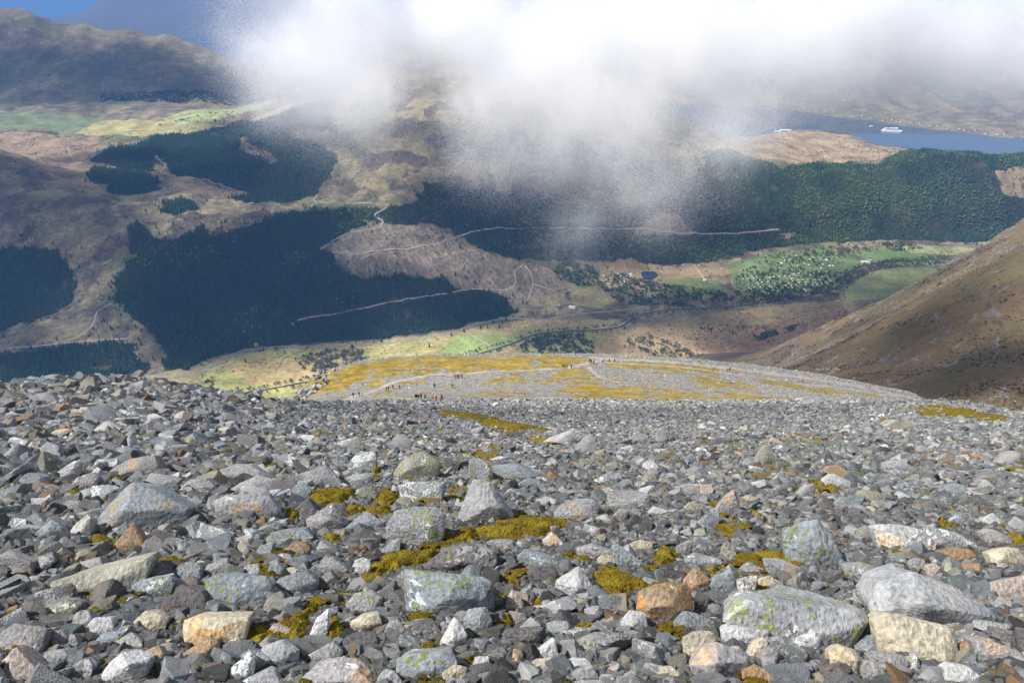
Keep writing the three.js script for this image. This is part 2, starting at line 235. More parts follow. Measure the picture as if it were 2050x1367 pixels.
function groundMap(M, seed) {
  const cv = document.createElement('canvas'); cv.width = M.w; cv.height = M.h;
  const c = cv.getContext('2d'), X = (x) => (x - M.x0) / (M.x1 - M.x0) * M.w, Y = (z) => (z - M.z0) / (M.z1 - M.z0) * M.h, sc = M.w / (M.x1 - M.x0), r = rng(seed);
  const img = c.createImageData(M.w, M.h), lin = (v) => v <= 0 ? 0 : v >= 1 ? 255 : 255 * (v <= 0.0031308 ? v * 12.92 : 1.055 * Math.pow(v, 1 / 2.4) - 0.055);
  // moor: dead grass, heather and bracken in patches
  for (let j = 0; j < M.h; j++) for (let i = 0; i < M.w; i++) {
    const x = M.x0 + (i + 0.5) / sc, z = M.z0 + (j + 0.5) / M.h * (M.z1 - M.z0), k = (j * M.w + i) * 4;
    const a = smooth(-0.25, 0.3, fbm2(x / 330, z / 330, 5)), h = smooth(0.02, 0.16, fbm2(x / 120 + 40, z / 160, 6)), g = smooth(0.05, 0.4, fbm2(x / 500 - 9, z / 300 + 4, 3)), f = 1 + 0.6 * fbm2(x / 26, z / 26, 4);
    let R = lerp(0.125, 0.178, a), G = lerp(0.106, 0.148, a), B = lerp(0.068, 0.086, a);
    const hh = h * 0.8 * (z < -5400 ? 0.35 : 1); R = lerp(R, 0.075, hh); G = lerp(G, 0.06, hh); B = lerp(B, 0.05, hh);
    R = lerp(R, 0.10, g * 0.5); G = lerp(G, 0.12, g * 0.5); B = lerp(B, 0.05, g * 0.5);
    img.data[k] = lin(R * f); img.data[k + 1] = lin(G * f); img.data[k + 2] = lin(B * f); img.data[k + 3] = 255;
  }
  c.putImageData(img, 0, 0);
  const path = (p, wob = 0) => { c.beginPath(); const q = []; for (let i = 0; i < p.length; i++) { const a = p[i], b = p[(i + 1) % p.length], n = Math.max(2, Math.round(Math.hypot(b[0] - a[0], b[1] - a[1]) / 18)); for (let k = 0; k < n; k++) { const x = lerp(a[0], b[0], k / n), z = lerp(a[1], b[1], k / n); q.push([x - wob * fbm2(x / 55, z / 55, 3), z - wob * fbm2(x / 55 + 80, z / 55, 3)]); } } q.forEach(([x, z], i) => i ? c.lineTo(X(x), Y(z)) : c.moveTo(X(x), Y(z))); c.closePath(); };
  for (const [col, p] of fieldsG) { if (p.length < 3) continue; path(p, 26); c.fillStyle = css(...col, 0.86); c.fill(); }
  for (const k in forestG) { if (forestG[k].length < 3) continue; path(forestG[k], 46); c.fillStyle = css(0.035, 0.034, 0.02, 0.95); c.fill(); }
  clearG.forEach((p, i) => { if (p.length < 3) return; path(p, 16); c.fillStyle = i === 1 ? css(0.155, 0.125, 0.09) : css(0.19, 0.145, 0.085); c.fill(); });
  // the felled ground: rows of brash and stumps
  if (clearG[1].length > 2) {
    c.save(); path(clearG[1], 16); c.clip(); c.lineCap = 'round';
    const xs = clearG[1].map((p) => p[0]), zs = clearG[1].map((p) => p[1]), x0 = Math.min(...xs), x1 = Math.max(...xs), z0 = Math.min(...zs), z1 = Math.max(...zs);
    for (let i = 0; i < 2600; i++) { const x = lerp(x0, x1, r()), z = lerp(z0, z1, r()), L = 8 + 30 * r(), an = 1.1 + 0.5 * n2(x / 150, z / 150) + 0.12 * (r() - 0.5); c.strokeStyle = r() < 0.55 ? css(0.26, 0.225, 0.18, 0.75) : css(0.06, 0.05, 0.035, 0.7); c.lineWidth = (1 + 2.2 * r()) * sc; c.beginPath(); c.moveTo(X(x), Y(z)); c.lineTo(X(x + L * Math.cos(an)), Y(z + L * Math.sin(an))); c.stroke(); }
    c.restore();
  }
  // burns and peat cuts on the moor, field drains on the floor
  for (let i = 0; i < 240; i++) { let x = lerp(M.x0, M.x1, r()), z = lerp(M.z0, M.z1, r()), an = r() * 6.3; c.strokeStyle = css(0.07, 0.06, 0.045, 0.5); c.lineWidth = (2 + 3 * r()) * Math.max(sc, 0.25); c.beginPath(); c.moveTo(X(x), Y(z)); for (let k = 0; k < 14; k++) { an += (r() - 0.5) * 0.9; x += 14 * Math.cos(an); z += 14 * Math.sin(an); c.lineTo(X(x), Y(z)); } c.stroke(); }
  // fine grain over all
  const d = c.getImageData(0, 0, M.w, M.h), D = d.data;
  for (let j = 0; j < M.h; j++) for (let i = 0; i < M.w; i++) { const x = M.x0 + (i + 0.5) / sc, z = M.z0 + (j + 0.5) / M.h * (M.z1 - M.z0), k = (j * M.w + i) * 4, f = 1 + 0.30 * fbm2(x / 90 + 9, z / 90, 4) + 0.26 * fbm2(x / 14, z / 14, 3) + 0.16 * (r() - 0.5); D[k] *= f; D[k + 1] *= f; D[k + 2] *= f; }
  c.putImageData(d, 0, 0);
  const t = new THREE.CanvasTexture(cv); t.colorSpace = THREE.SRGBColorSpace; t.flipY = false; t.magFilter = THREE.LinearFilter; t.wrapS = t.wrapT = THREE.ClampToEdgeWrapping;
  return { t, uv: (x, z) => [(x - M.x0) / (M.x1 - M.x0), (z - M.z0) / (M.z1 - M.z0)] };
}
const nearMap = groundMap(NEARMAP, 5), farMap = groundMap(FARMAP, 6);
{
  const zs = [...logSteps(1160, 1900, 14).slice(0, -1), ...logSteps(1900, 3900, 300)];
  structure(new THREE.Mesh(farField.mesh(-0.95, 0.95, 620, zs, nearMap.uv), std(0xffffff, 1, { map: nearMap.t })), 'glen_terrain', 'glen floor and opposite hillside with moor, fields and felled ground', 'terrain');
  structure(new THREE.Mesh(farField.mesh(-0.95, 0.95, 420, logSteps(3900, 11500, 200), farMap.uv), std(0xffffff, 1, { map: farMap.t })), 'hill_terrain', 'moorland and hills rising beyond the pass and the loch shore', 'terrain');
}
// lochs: one level of water, seen between the hills
{
  const w = new THREE.PlaneGeometry(60000, 52000, 1, 1); w.rotateX(-Math.PI / 2); w.translate(-6000, H_LOCH, -4300 - 26000);
  structure(new THREE.Mesh(w, new THREE.MeshPhysicalMaterial({ color: rgb(0.035, 0.055, 0.08), roughness: 0.04, ior: 1.33 })), 'loch_water', 'calm blue loch water between the hills', 'water');
}
// far mountains across the water
{
  const bumps = [[390, 18500, 850, 1250, 2300], [460, 21500, 1150, 1700, 3200], [570, 18000, 950, 1600, 2300], [370, 24500, 700, 1000, 2000], [680, 20000, 1200, 3000, 3600], [120, 39000, 1000, 6000, 2600], [-60, 37000, 950, 4000, 2600]].map(([px, zf, h, rx, rz]) => ({ x: at(px, 20, zf).x, z: -zf, h, rx, rz }));
  const nt = 150, nz = 110, pos = [], idx = [];
  for (let i = 0; i <= nt; i++) for (let j = 0; j <= nz; j++) {
    const zf = 12500 * Math.pow(42000 / 12500, j / nz), x = (-0.85 + 1.3 * i / nt) * zf; let h = 0;
    for (const b of bumps) h += b.h * Math.exp(-(((x - b.x) / b.rx) ** 2) - ((-zf - b.z) / b.rz) ** 2);
    h += h / 900 * 330 * ridge2(x / 2600, zf / 2600, 5);
    pos.push(x, H_LOCH - 70 + h, -zf);
  }
  for (let i = 0; i < nt; i++) for (let j = 0; j < nz; j++) { const a = i * (nz + 1) + j, b = a + nz + 1; idx.push(a, b, a + 1, b, b + 1, a + 1); }
  structure(new THREE.Mesh(geo(pos, idx), std(rgb(0.075, 0.065, 0.05), 1)), 'far_mountains', 'blue far mountains across the water at the upper left', 'mountains');
}
// ---------------------------------------------------------------- the near ground: scree slope, shoulder with the path, hillside on the right
const nearNoise = (x, z) => { const zf = Math.max(1, -z); const k = Math.min(1, zf / 60); return 0.05 * fbm2(x / 0.7, z / 0.7, 3) * (1 - 0.5 * k) + 0.16 * Math.min(1, zf / 8) * fbm2(x / 3.1, z / 3.1, 3) + 1.1 * k * k * fbm2(x / 26, z / 26, 4) * smooth(20, 200, zf); };
const nearField = new Field([
  [[0, 1367, 0.5, -1.9], [2050, 1367, 0.5, -1.9]],
  [[0, 1367, 2.34], [1025, 1367, 2.34], [2050, 1367, 2.34]],
  [[0, 1200, 3.3], [1025, 1200, 3.3], [2050, 1200, 3.3]],
  [[0, 1050, 4.9], [1025, 1050, 5], [2050, 1050, 5]],
  [[0, 950, 7.2], [500, 950, 7.4], [1025, 950, 8], [2050, 950, 8]],
  [[0, 880, 10.5], [300, 878, 11], [560, 888, 12], [1025, 900, 12], [1500, 900, 12], [2050, 900, 12]],
  [[0, 820, 15.5], [250, 815, 16.5], [450, 830, 18], [560, 838, 20], [800, 850, 23], [1025, 860, 25], [1500, 862, 25], [1900, 860, 22], [2050, 862, 21]],
  [[-200, 790, 24], [0, 779, 24], [200, 764, 26], [300, 770, 26], [420, 787, 28], [500, 799, 34], [560, 808, 50], [620, 812, 60], [800, 822, 66], [1025, 830, 70], [1500, 828, 70], [1700, 824, 58], [1830, 808, 50], [1900, 806, 49], [1960, 812, 47], [2050, 828, 46], [2250, 840, 45]],
  [[-200, 880, 110], [0, 860, 110], [420, 850, 120], [520, 830, 140], [600, 812, 165], [800, 805, 170], [1025, 800, 170], [1500, 800, 175], [1700, 803, 190], [1800, 812, 200], [1870, 830, 190], [2050, 880, 150], [2250, 900, 150]],
  [[-200, 940, 240], [0, 900, 240], [500, 860, 240], [590, 803, 235], [650, 790, 235], [800, 775, 238], [1025, 760, 240], [1300, 758, 260], [1500, 768, 290], [1700, 790, 340], [1800, 803, 390], [1860, 812, 400], [1920, 880, 330], [2050, 940, 280], [2250, 960, 270]],
  [[-200, 980, 300], [0, 940, 300], [480, 900, 290], [570, 815, 262], [600, 780, 268], [640, 748, 278], [700, 729, 290], [760, 718, 305], [850, 712, 322], [1000, 708, 340], [1150, 709, 350], [1300, 714, 372], [1450, 725, 402], [1600, 745, 440], [1750, 772, 480], [1850, 799, 505], [1880, 815, 505], [1950, 900, 420], [2250, 990, 400]],
  [[-200, 1050, 420], [480, 1000, 400], [570, 960, 420], [850, 850, 520], [1150, 830, 560], [1450, 835, 640], [1850, 870, 720], [2050, 950, 640]],
  [[0, 800, 1250, -1060], [2050, 800, 1250, -1060]],
], nearNoise);
const hitNear = (px, py) => nearField.hit(px, py, 0.8, 560, 1.008);
const RMAP = { x0: -260, x1: 420, z0: -20, z1: -560, w: 1640, h: 1302 };
// the shoulder: moss heath, paths of trodden gravel, a broad strip painting its sunlit edge, bare scree
const MOSS_FAR = [
  [[640, 752], [700, 735], [760, 722], [850, 714], [1000, 710], [1150, 712], [1190, 722], [1100, 738], [1000, 745], [900, 742], [800, 748], [700, 770], [640, 785], [600, 795], [590, 790]],
  [[1110, 745], [1170, 738], [1190, 755], [1150, 765], [1100, 758]], [[1020, 752], [1090, 748], [1080, 760], [1010, 768], [960, 775], [950, 768]],
  [[1140, 765], [1200, 768], [1290, 775], [1280, 800], [1220, 805], [1150, 785]], [[1330, 775], [1390, 780], [1385, 805], [1335, 805], [1300, 795]],
  [[1420, 780], [1500, 785], [1560, 795], [1550, 806], [1470, 806], [1420, 800]], [[1230, 718], [1350, 726], [1480, 742], [1440, 748], [1330, 742], [1220, 728]],
  [[1540, 760], [1620, 770], [1700, 785], [1660, 790], [1560, 775]], [[1380, 750], [1480, 765], [1540, 785], [1480, 780], [1380, 765]], [[930, 790], [1000, 782], [1080, 786], [1000, 792]],
  [[760, 768], [830, 760], [820, 768], [760, 776]], [[1720, 785], [1780, 790], [1760, 797], [1700, 794]],
];
const PATHS_FAR = [
  [2.6, [[1210, 718], [1190, 724], [1130, 738], [1050, 742], [960, 745], [860, 750], [780, 768], [720, 790], [690, 800]]],
  [3.0, [[690, 800], [800, 797], [900, 800], [1000, 797], [1100, 796], [1180, 800]]],
  [3.2, [[1190, 722], [1300, 730], [1420, 742], [1520, 756], [1620, 770], [1720, 782], [1800, 792]]],
  [2.0, [[1180, 735], [1200, 755], [1240, 765]]], [9, [[1200, 718], [1300, 722], [1450, 735], [1600, 755], [1750, 779], [1830, 797]]],  // last, broad strip: gravel widened along the crest to paint its sunlit brightness
];
const hitRidge = (px, py) => nearField.hit(px, py, 90, 560, 1.004);
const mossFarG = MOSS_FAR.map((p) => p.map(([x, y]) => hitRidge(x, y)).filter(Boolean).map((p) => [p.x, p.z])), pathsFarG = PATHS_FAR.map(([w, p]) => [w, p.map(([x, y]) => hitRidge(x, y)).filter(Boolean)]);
const cliffG = [[575, 800], [600, 775], [640, 746], [690, 730], [720, 732], [680, 760], [640, 785], [600, 802]].map(([x, y]) => nearField.hit(x, y, 200, 420, 1.003)).filter(Boolean).map((p) => [p.x, p.z]);
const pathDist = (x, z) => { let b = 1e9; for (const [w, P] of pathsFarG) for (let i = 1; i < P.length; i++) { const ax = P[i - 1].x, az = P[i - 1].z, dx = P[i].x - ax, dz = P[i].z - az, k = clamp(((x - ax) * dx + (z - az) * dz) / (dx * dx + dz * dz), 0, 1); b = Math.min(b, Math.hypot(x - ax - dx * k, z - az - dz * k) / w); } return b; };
const mossAt = (x, z) => { const wx = x + 22 * fbm2(x / 14, z / 14, 5), wz = z + 22 * fbm2(x / 14 + 50, z / 14, 5); for (const p of mossFarG) if (p.length > 2 && inPoly(p, wx, wz)) return true; return false; };
let ridgeMap;
{
  const M = RMAP, D = new Uint8Array(M.w * M.h * 4), lin = (v) => clamp(255 * (v <= 0.0031308 ? v * 12.92 : 1.055 * Math.pow(v, 1 / 2.4) - 0.055), 0, 255), r = rng(9);
  for (let j = 0; j < M.h; j++) for (let i = 0; i < M.w; i++) {
    const x = lerp(M.x0, M.x1, (i + 0.5) / M.w), z = lerp(M.z0, M.z1, (j + 0.5) / M.h), k = (j * M.w + i) * 4, f = 1 + 0.7 * fbm2(x / 2.2, z / 2.2, 3) + 0.35 * (r() - 0.5);
    let R = 0.18, G = 0.172, B = 0.16;
    if (z < -60) {
      const m = (fbm2(x / 9, z / 9, 4) > 0.2 || mossAt(x, z)) && fbm2(x / 4 + 9, z / 4, 5) + 0.5 * fbm2(x / 16, z / 16, 3) > -0.24;
      if (m) { const q = smooth(-0.4, 0.4, fbm2(x / 7 + 3, z / 7, 3)); R = lerp(0.15, 0.25, q); G = lerp(0.11, 0.175, q); B = lerp(0.022, 0.035, q); }
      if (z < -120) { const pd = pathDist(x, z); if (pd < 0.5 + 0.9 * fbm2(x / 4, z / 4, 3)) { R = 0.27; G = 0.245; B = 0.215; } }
      if (x < 40 && z < -380) { R = 0.13; G = 0.10; B = 0.05; }
    }
    D[k] = lin(R * f); D[k + 1] = lin(G * f); D[k + 2] = lin(B * f); D[k + 3] = 255;
  }
  const t = new THREE.DataTexture(D, M.w, M.h); t.colorSpace = THREE.SRGBColorSpace; t.magFilter = THREE.LinearFilter; t.needsUpdate = true;
  ridgeMap = { t, uv: (x, z) => [(x - M.x0) / (M.x1 - M.x0), (z - M.z0) / (M.z1 - M.z0)] };
  // near: stony earth, gravel-sized grain
  const W = 512, E = new Uint8Array(W * W * 4);
  for (let j = 0; j < W; j++) for (let i = 0; i < W; i++) { const k = (j * W + i) * 4, u = i / W * 6.2832, v = j / W * 6.2832, f = 1 + 0.8 * fbm3(3 * Math.cos(u), 3 * Math.sin(u) + 2 * Math.cos(v), 3 * Math.sin(v), 4) + 0.5 * (r() - 0.5); const ms = smooth(-0.05, 0.12, fbm3(1.1 * Math.cos(u) + 9, 1.1 * Math.sin(u) + 0.9 * Math.cos(v), 1.1 * Math.sin(v), 3)); E[k] = lin(lerp(0.055, 0.10, ms) * f); E[k + 1] = lin(lerp(0.046, 0.075, ms) * f); E[k + 2] = lin(lerp(0.037, 0.012, ms) * f); E[k + 3] = 255; }
  const e = new THREE.DataTexture(E, W, W); e.colorSpace = THREE.SRGBColorSpace; e.magFilter = THREE.LinearFilter; e.wrapS = e.wrapT = THREE.RepeatWrapping; e.needsUpdate = true;
  structure(new THREE.Mesh(nearField.mesh(-2.2, 2.2, 360, logSteps(0.5, 40, 170), (x, z) => [x / 1.3, z / 1.3]), std(0xffffff, 1, { map: e })), 'scree_slope', 'dark stony earth under the scree of the near slope', 'ground');
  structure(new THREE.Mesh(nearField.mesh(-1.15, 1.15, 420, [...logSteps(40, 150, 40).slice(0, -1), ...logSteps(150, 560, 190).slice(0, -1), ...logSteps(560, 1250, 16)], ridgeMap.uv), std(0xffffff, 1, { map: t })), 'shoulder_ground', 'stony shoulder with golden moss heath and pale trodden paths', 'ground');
  const bp = [], bi = [];   // the slope goes on uphill behind the photographer
  for (let i = 0; i <= 20; i++) for (let j = 0; j <= 16; j++) { const zf = 0.52 - 90 * (j / 16) ** 2, x = (i / 10 - 1) * (0.6 + 100 * (j / 16) ** 2); bp.push(x, -1.9 - 0.48 * (zf - 0.5) + 0.2 * fbm2(x / 3, zf / 3) * Math.min(1, j / 3) - 0.02, -zf); }
  for (let i = 0; i < 20; i++) for (let j = 0; j < 16; j++) { const a = i * 17 + j, b = a + 17; bi.push(a, a + 1, b, b, a + 1, b + 1); }
  structure(new THREE.Mesh(geo(bp, bi), std(rgb(0.16, 0.15, 0.14), 1)), 'upper_slope', 'stony slope going on uphill behind the viewpoint', 'ground');
}
// hillside on the right
const low = (zf) => [[1180, 700, zf, -1140], [1320, 700, zf, -1132]];
const sideField = new Field([
  [...low(450), [1600, 800, 520], [1850, 850, 430], [2050, 880, 380], [2250, 880, 380]],
  [...low(900), [1450, 790, 950], [1600, 765, 850], [1850, 800, 600], [2050, 824, 480], [2250, 830, 450]],
  [...low(1050), [1450, 775, 1150], [1600, 745, 1050], [1720, 725, 960], [1850, 690, 850], [2050, 640, 750], [2250, 620, 700]],
  [...low(1300), [1450, 760, 1350], [1560, 745, 1200], [1700, 688, 1130], [1850, 600, 1080], [1950, 552, 1050], [2050, 510, 1020], [2250, 430, 980]],
  [...low(1500), [1450, 750, 1600], [1560, 735, 1420], [1700, 672, 1300], [1850, 600, 1230], [1950, 554, 1190], [2050, 513, 1160], [2250, 435, 1110]],
  [...low(2000), [1400, 744, 2000], [1480, 722, 1850], [1560, 694, 1730], [1650, 655, 1640], [1750, 611, 1570], [1850, 561, 1510], [1950, 507, 1460], [2050, 447, 1410], [2250, 330, 1350]],
  [...low(2250), [1450, 744, 2250, -1135], [2250, 744, 2250, -1135]],
], (x, z) => { const b = sideField.base(x, -z), k = smooth(-1130, -1000, b); return k * (9 * fbm2(x / 110, z / 110, 5) + 7 * ridge2((x + z * 0.4) / 70, (z - x * 0.4) / 260, 4) + 0.8 * fbm2(x / 9, z / 9, 3)); });
const hitSide = (px, py) => sideField.hit(px, py, 380, 2300, 1.004);
{
  const W = 1400, Hh = 1100, M = { x0: 100, x1: 1500, z0: -350, z1: -2300 }, D = new Uint8Array(W * Hh * 4), lin = (v) => clamp(255 * (v <= 0.0031308 ? v * 12.92 : 1.055 * Math.pow(v, 1 / 2.4) - 0.055), 0, 255), r = rng(19);
  for (let j = 0; j < Hh; j++) for (let i = 0; i < W; i++) {
    const x = lerp(M.x0, M.x1, (i + 0.5) / W), z = lerp(M.z0, M.z1, (j + 0.5) / Hh), k = (j * W + i) * 4, t = x / -z;
    const a = smooth(-0.3, 0.3, fbm2(x / 150, z / 150, 5)), f = 1 + 0.55 * fbm2(x / 6, z / 6, 4) + 0.2 * (r() - 0.5);
    let R = lerp(0.095, 0.12, a), G = lerp(0.076, 0.085, a), B = lerp(0.04, 0.047, a);
    const heather = smooth(0.12, 0.4, fbm2(x / 70 + 5, z / 70, 5) + (t < 0.42 ? 0.1 : 0)) * 0.6, rock = smooth(0.78, 0.84, ridge2((x + z * 0.4) / 60 + 9, (z - x * 0.4) / 190, 5) + 0.25 * fbm2(x / 25, z / 25, 3));
    { const hq = heather; R = lerp(R, 0.07, hq); G = lerp(G, 0.056, hq); B = lerp(B, 0.054, hq); }
    R = lerp(R, 0.13, rock * 0.8); G = lerp(G, 0.125, rock * 0.8); B = lerp(B, 0.12, rock * 0.8);
    D[k] = lin(R * f); D[k + 1] = lin(G * f); D[k + 2] = lin(B * f); D[k + 3] = 255;
  }
  const tx = new THREE.DataTexture(D, W, Hh); tx.colorSpace = THREE.SRGBColorSpace; tx.magFilter = THREE.LinearFilter; tx.needsUpdate = true;
  structure(new THREE.Mesh(sideField.mesh(0.1, 1.05, 330, logSteps(400, 2300, 260), (x, z) => [(x - M.x0) / (M.x1 - M.x0), (z - M.z0) / (M.z1 - M.z0)]), std(0xffffff, 1, { map: tx })), 'heather_hillside', 'brown grass and heather hillside sloping down from the right', 'hillside');
}
// ---------------------------------------------------------------- cloud: banks of fine white droplets, thick and thin in shreds
function dropletPuff(seed, n, size, torn) {   // a torn puff, about one unit across its standard deviation, of fine translucent droplets
  const r = rng(seed), pos = new Float32Array(n * 9), g = () => (r() + r() + r() + r() - 2) * 1.73, S = size * 0.866, T = size * 0.5;
  for (let i = 0; i < n;) {
    const cx = g(), cy = g(), cz = g();
    if (torn && fbm3(cx * 1.5 + 40, cy * 1.5 + seed, cz * 1.5, 5) < (r() - 0.62) * torn) continue;
    let ax = r() - 0.5, ay = r() - 0.5, az = r() - 0.5, l = Math.hypot(ax, ay, az) + 1e-6; ax /= l; ay /= l; az /= l;
    let ux = r() - 0.5, uy = r() - 0.5, uz = r() - 0.5, bx = uy * az - uz * ay, by = uz * ax - ux * az, bz = ux * ay - uy * ax; l = Math.hypot(bx, by, bz) + 1e-6; bx /= l; by /= l; bz /= l;
    const k = i * 9; pos[k] = cx + ax * size; pos[k + 1] = cy + ay * size; pos[k + 2] = cz + az * size; pos[k + 3] = cx - ax * T + bx * S; pos[k + 4] = cy - ay * T + by * S; pos[k + 5] = cz - az * T + bz * S; pos[k + 6] = cx - ax * T - bx * S; pos[k + 7] = cy - ay * T - by * S; pos[k + 8] = cz - az * T - bz * S; i++;
  }
  return geo(pos);
}
const dropletMat = new THREE.MeshPhysicalMaterial({ color: rgb(0.94, 0.94, 0.94), roughness: 1, transmission: 0.5, thickness: 0, specularIntensity: 0, side: THREE.DoubleSide });
function cloudBank(name, label, blobs, sigma, flakes, flakeSize, seed, shred = 0.5, len = 150, torn = 0, top = 1e9) {
  const g = dropletPuff(seed, flakes, flakeSize / sigma, torn), r = rng(seed + 1), gs = () => { for (;;) { const v = (r() + r() + r() + r() - 2) * 1.73; if (Math.abs(v) < 1.9) return v; } }, mats = [], o = new THREE.Object3D();
  const perPuff = flakes * 1.299 * flakeSize * flakeSize / 2;   // area that one puff hides
  for (const b of blobs) {
    const n = Math.round(b.tau * 2 * Math.PI * b.sx * b.sy / perPuff);
    for (let i = 0, k = 0; i < n && k < n * 9; k++) {
      const p = [b.p.x + gs() * b.sx, b.p.y + gs() * b.sy, b.p.z + gs() * b.sz];
      if (fbm3(p[0] / len, p[1] / (len * 0.75), p[2] / len, 5) < (r() - 0.58) * shred * 0.6) continue;
      i++; if (p[1] > top) continue; o.position.set(...p); o.rotation.set(r() * 6.28, r() * 6.28, r() * 6.28); o.scale.setScalar(sigma * (0.7 + 0.6 * r())); o.updateMatrix(); mats.push(o.matrix.clone());
    }
  }
  const m = new THREE.InstancedMesh(g, dropletMat, mats.length); mats.forEach((x, i) => m.setMatrixAt(i, x));
  structure(m, name, label, 'cloud', 'stuff');
  
}
const bl = (px, py, zf, spx, spy, tau, depth = 200) => ({ p: at(px, py, zf), sx: spx / FPX * zf * 1.06, sy: spy / FPX * zf * 1.06, sz: depth, tau });
cloudBank('cloud', 'white cloud bank drifting across the upper part of the view', [
  bl(1050, 50, 2400, 240, 75, 1.23), bl(800, 90, 2300, 130, 65, 0.99), bl(1230, 150, 2200, 130, 70, 1.06), bl(1350, 40, 2500, 230, 75, 1.36), bl(1600, 40, 2600, 230, 50, 1.12), bl(1850, 50, 2700, 200, 48, 1.23), bl(2050, 70, 2700, 150, 50, 1.12),
  bl(1180, 265, 2000, 85, 55, 0.98), bl(1265, 340, 1900, 50, 40, 0.66), bl(1205, 395, 1850, 38, 32, 0.43), bl(1000, 210, 2100, 100, 45, 0.66), bl(850, 185, 2200, 110, 38, 0.85), bl(780, 135, 2300, 110, 45, 0.8), bl(650, 85, 2400, 70, 55, 0.99), bl(585, 25, 2500, 50, 60, 0.99),
  bl(575, 150, 2500, 45, 20, 0.40), bl(1390, 200, 2200, 55, 55, 0.92), bl(1420, 270, 2150, 40, 30, 0.38), bl(1650, 120, 2700, 150, 30, 0.66), bl(1930, 150, 2800, 110, 28, 0.47), bl(960, 290, 2100, 80, 28, 0.25),
], 46, 54000, 0.275, 41, 0.7, 220, 0.9, -25);   // its top lies a little below the viewpoint's height
// further clouds of the same broken sky, above the frame; their shadows drift over the slope and the hills
const above = (x, y, z, k, sx, sy, sz, tau) => ({ p: new THREE.Vector3(x, y, z).addScaledVector(SUN_DIR, k), sx, sy, sz, tau });
{
  const r = rng(515), blobs = [];
  for (let i = 0; i < 80; i++) { const x = lerp(-260, 170, (i % 8 + r()) / 8), zf = lerp(-60, 225, (Math.floor(i / 8) + r()) / 10); if (x > 40 && zf > 180) continue; blobs.push(above(x, -0.56 * Math.max(zf, 0), -zf, 560, 40, 26, 40, 0.13)); }
  cloudBank('cloud', 'cloud passing over the scree slope above the frame', blobs, 26, 1400, 0.9, 43, 0.2);
}
const shadeOver = (label, P, n, hit, k, sig, tau, puff, flake, seed) => {
  const r = rng(seed), blobs = [], xs = P.map((p) => p[0]), ys = P.map((p) => p[1]), x0 = Math.min(...xs), x1 = Math.max(...xs), y0 = Math.min(...ys), y1 = Math.max(...ys);
  for (let i = 0, t = 0; i < n && t < n * 20; t++) { const px = lerp(x0, x1, r()), py = lerp(y0, y1, r()); if (!inPoly(P, px, py)) continue; i++; const g = hit(px, py); if (g) blobs.push(above(g.x, g.y, g.z, k, sig, sig * 0.5, sig, tau)); }
  cloudBank('cloud', label, blobs, puff, 900, flake * 1.667, seed, 0.4);
};
shadeOver('cloud shading the far hill at the upper left, above the frame', [[-80, 75], [120, 80], [300, 105], [420, 118], [560, 170], [620, 190], [500, 205], [-80, 205]], 52, hitFar, 3100, 190, 0.8, 110, 4.5, 44);
shadeOver('cloud shading the right hillside, above the frame', [[1540, 745], [1700, 650], [1900, 540], [2080, 440], [2080, 800], [1900, 800]], 24, hitSide, 1300, 70, 0.5, 45, 1.6, 46);
shadeOver('cloud shading the plantation on the near slope, above the frame', [[262, 440], [500, 450], [690, 420], [700, 470], [660, 540], [960, 590], [1000, 640], [600, 680], [330, 730], [230, 600]], 46, hitFar, 2100, 90, 1.4, 60, 2.4, 45);
shadeOver('cloud shading the plantation on the pass, above the frame', [[180, 320], [400, 262], [640, 210], [670, 320], [600, 400], [420, 395], [180, 370]], 34, hitFar, 2100, 100, 1.4, 70, 2.6, 47);
shadeOver('cloud shading the slope at the left edge, above the frame', [[-80, 290], [60, 300], [260, 400], [420, 400], [420, 440], [100, 430], [150, 540], [230, 640], [120, 700], [-80, 720]], 40, hitFar, 2100, 80, 1.7, 60, 2.4, 48);
shadeOver('cloud shading the hillside under the white bank, above the frame', [[700, 260], [1000, 260], [1400, 330], [1420, 460], [1100, 500], [900, 450], [720, 400]], 40, hitFar, 2300, 95, 1.3, 65, 2.5, 49);
// ---------------------------------------------------------------- stone and moss: textures and shapes
function np2(x, y, per) {   // gradient noise that repeats every per cells
  const xi = Math.floor(x), yi = Math.floor(y), xf = x - xi, yf = y - yi, m = (a) => ((a % per) + per) % per, X = m(xi), Y = m(yi), X1 = m(xi + 1), Y1 = m(yi + 1);
  const u = xf * xf * xf * (xf * (xf * 6 - 15) + 10), v = yf * yf * yf * (yf * (yf * 6 - 15) + 10), d = (h, a, b) => GR[h * 2] * a + GR[h * 2 + 1] * b, P = (a, b) => PERM[PERM[a & 255] + (b & 255)];
  return 1.45 * lerp(lerp(d(P(X, Y), xf, yf), d(P(X1, Y), xf - 1, yf), u), lerp(d(P(X, Y1), xf, yf - 1), d(P(X1, Y1), xf - 1, yf - 1), u), v);
}
const fp2 = (u, v, per, o) => { let s = 0, a = 0.5; for (let i = 0; i < o; i++, a *= 0.5, per *= 2) s += a * np2(u * per + 31.7 * i * 0, v * per, per); return s; };
const toByte = (v) => clamp(255 * (v <= 0.0031308 ? Math.max(v, 0) * 12.92 : 1.055 * Math.pow(v, 1 / 2.4) - 0.055), 0, 255);
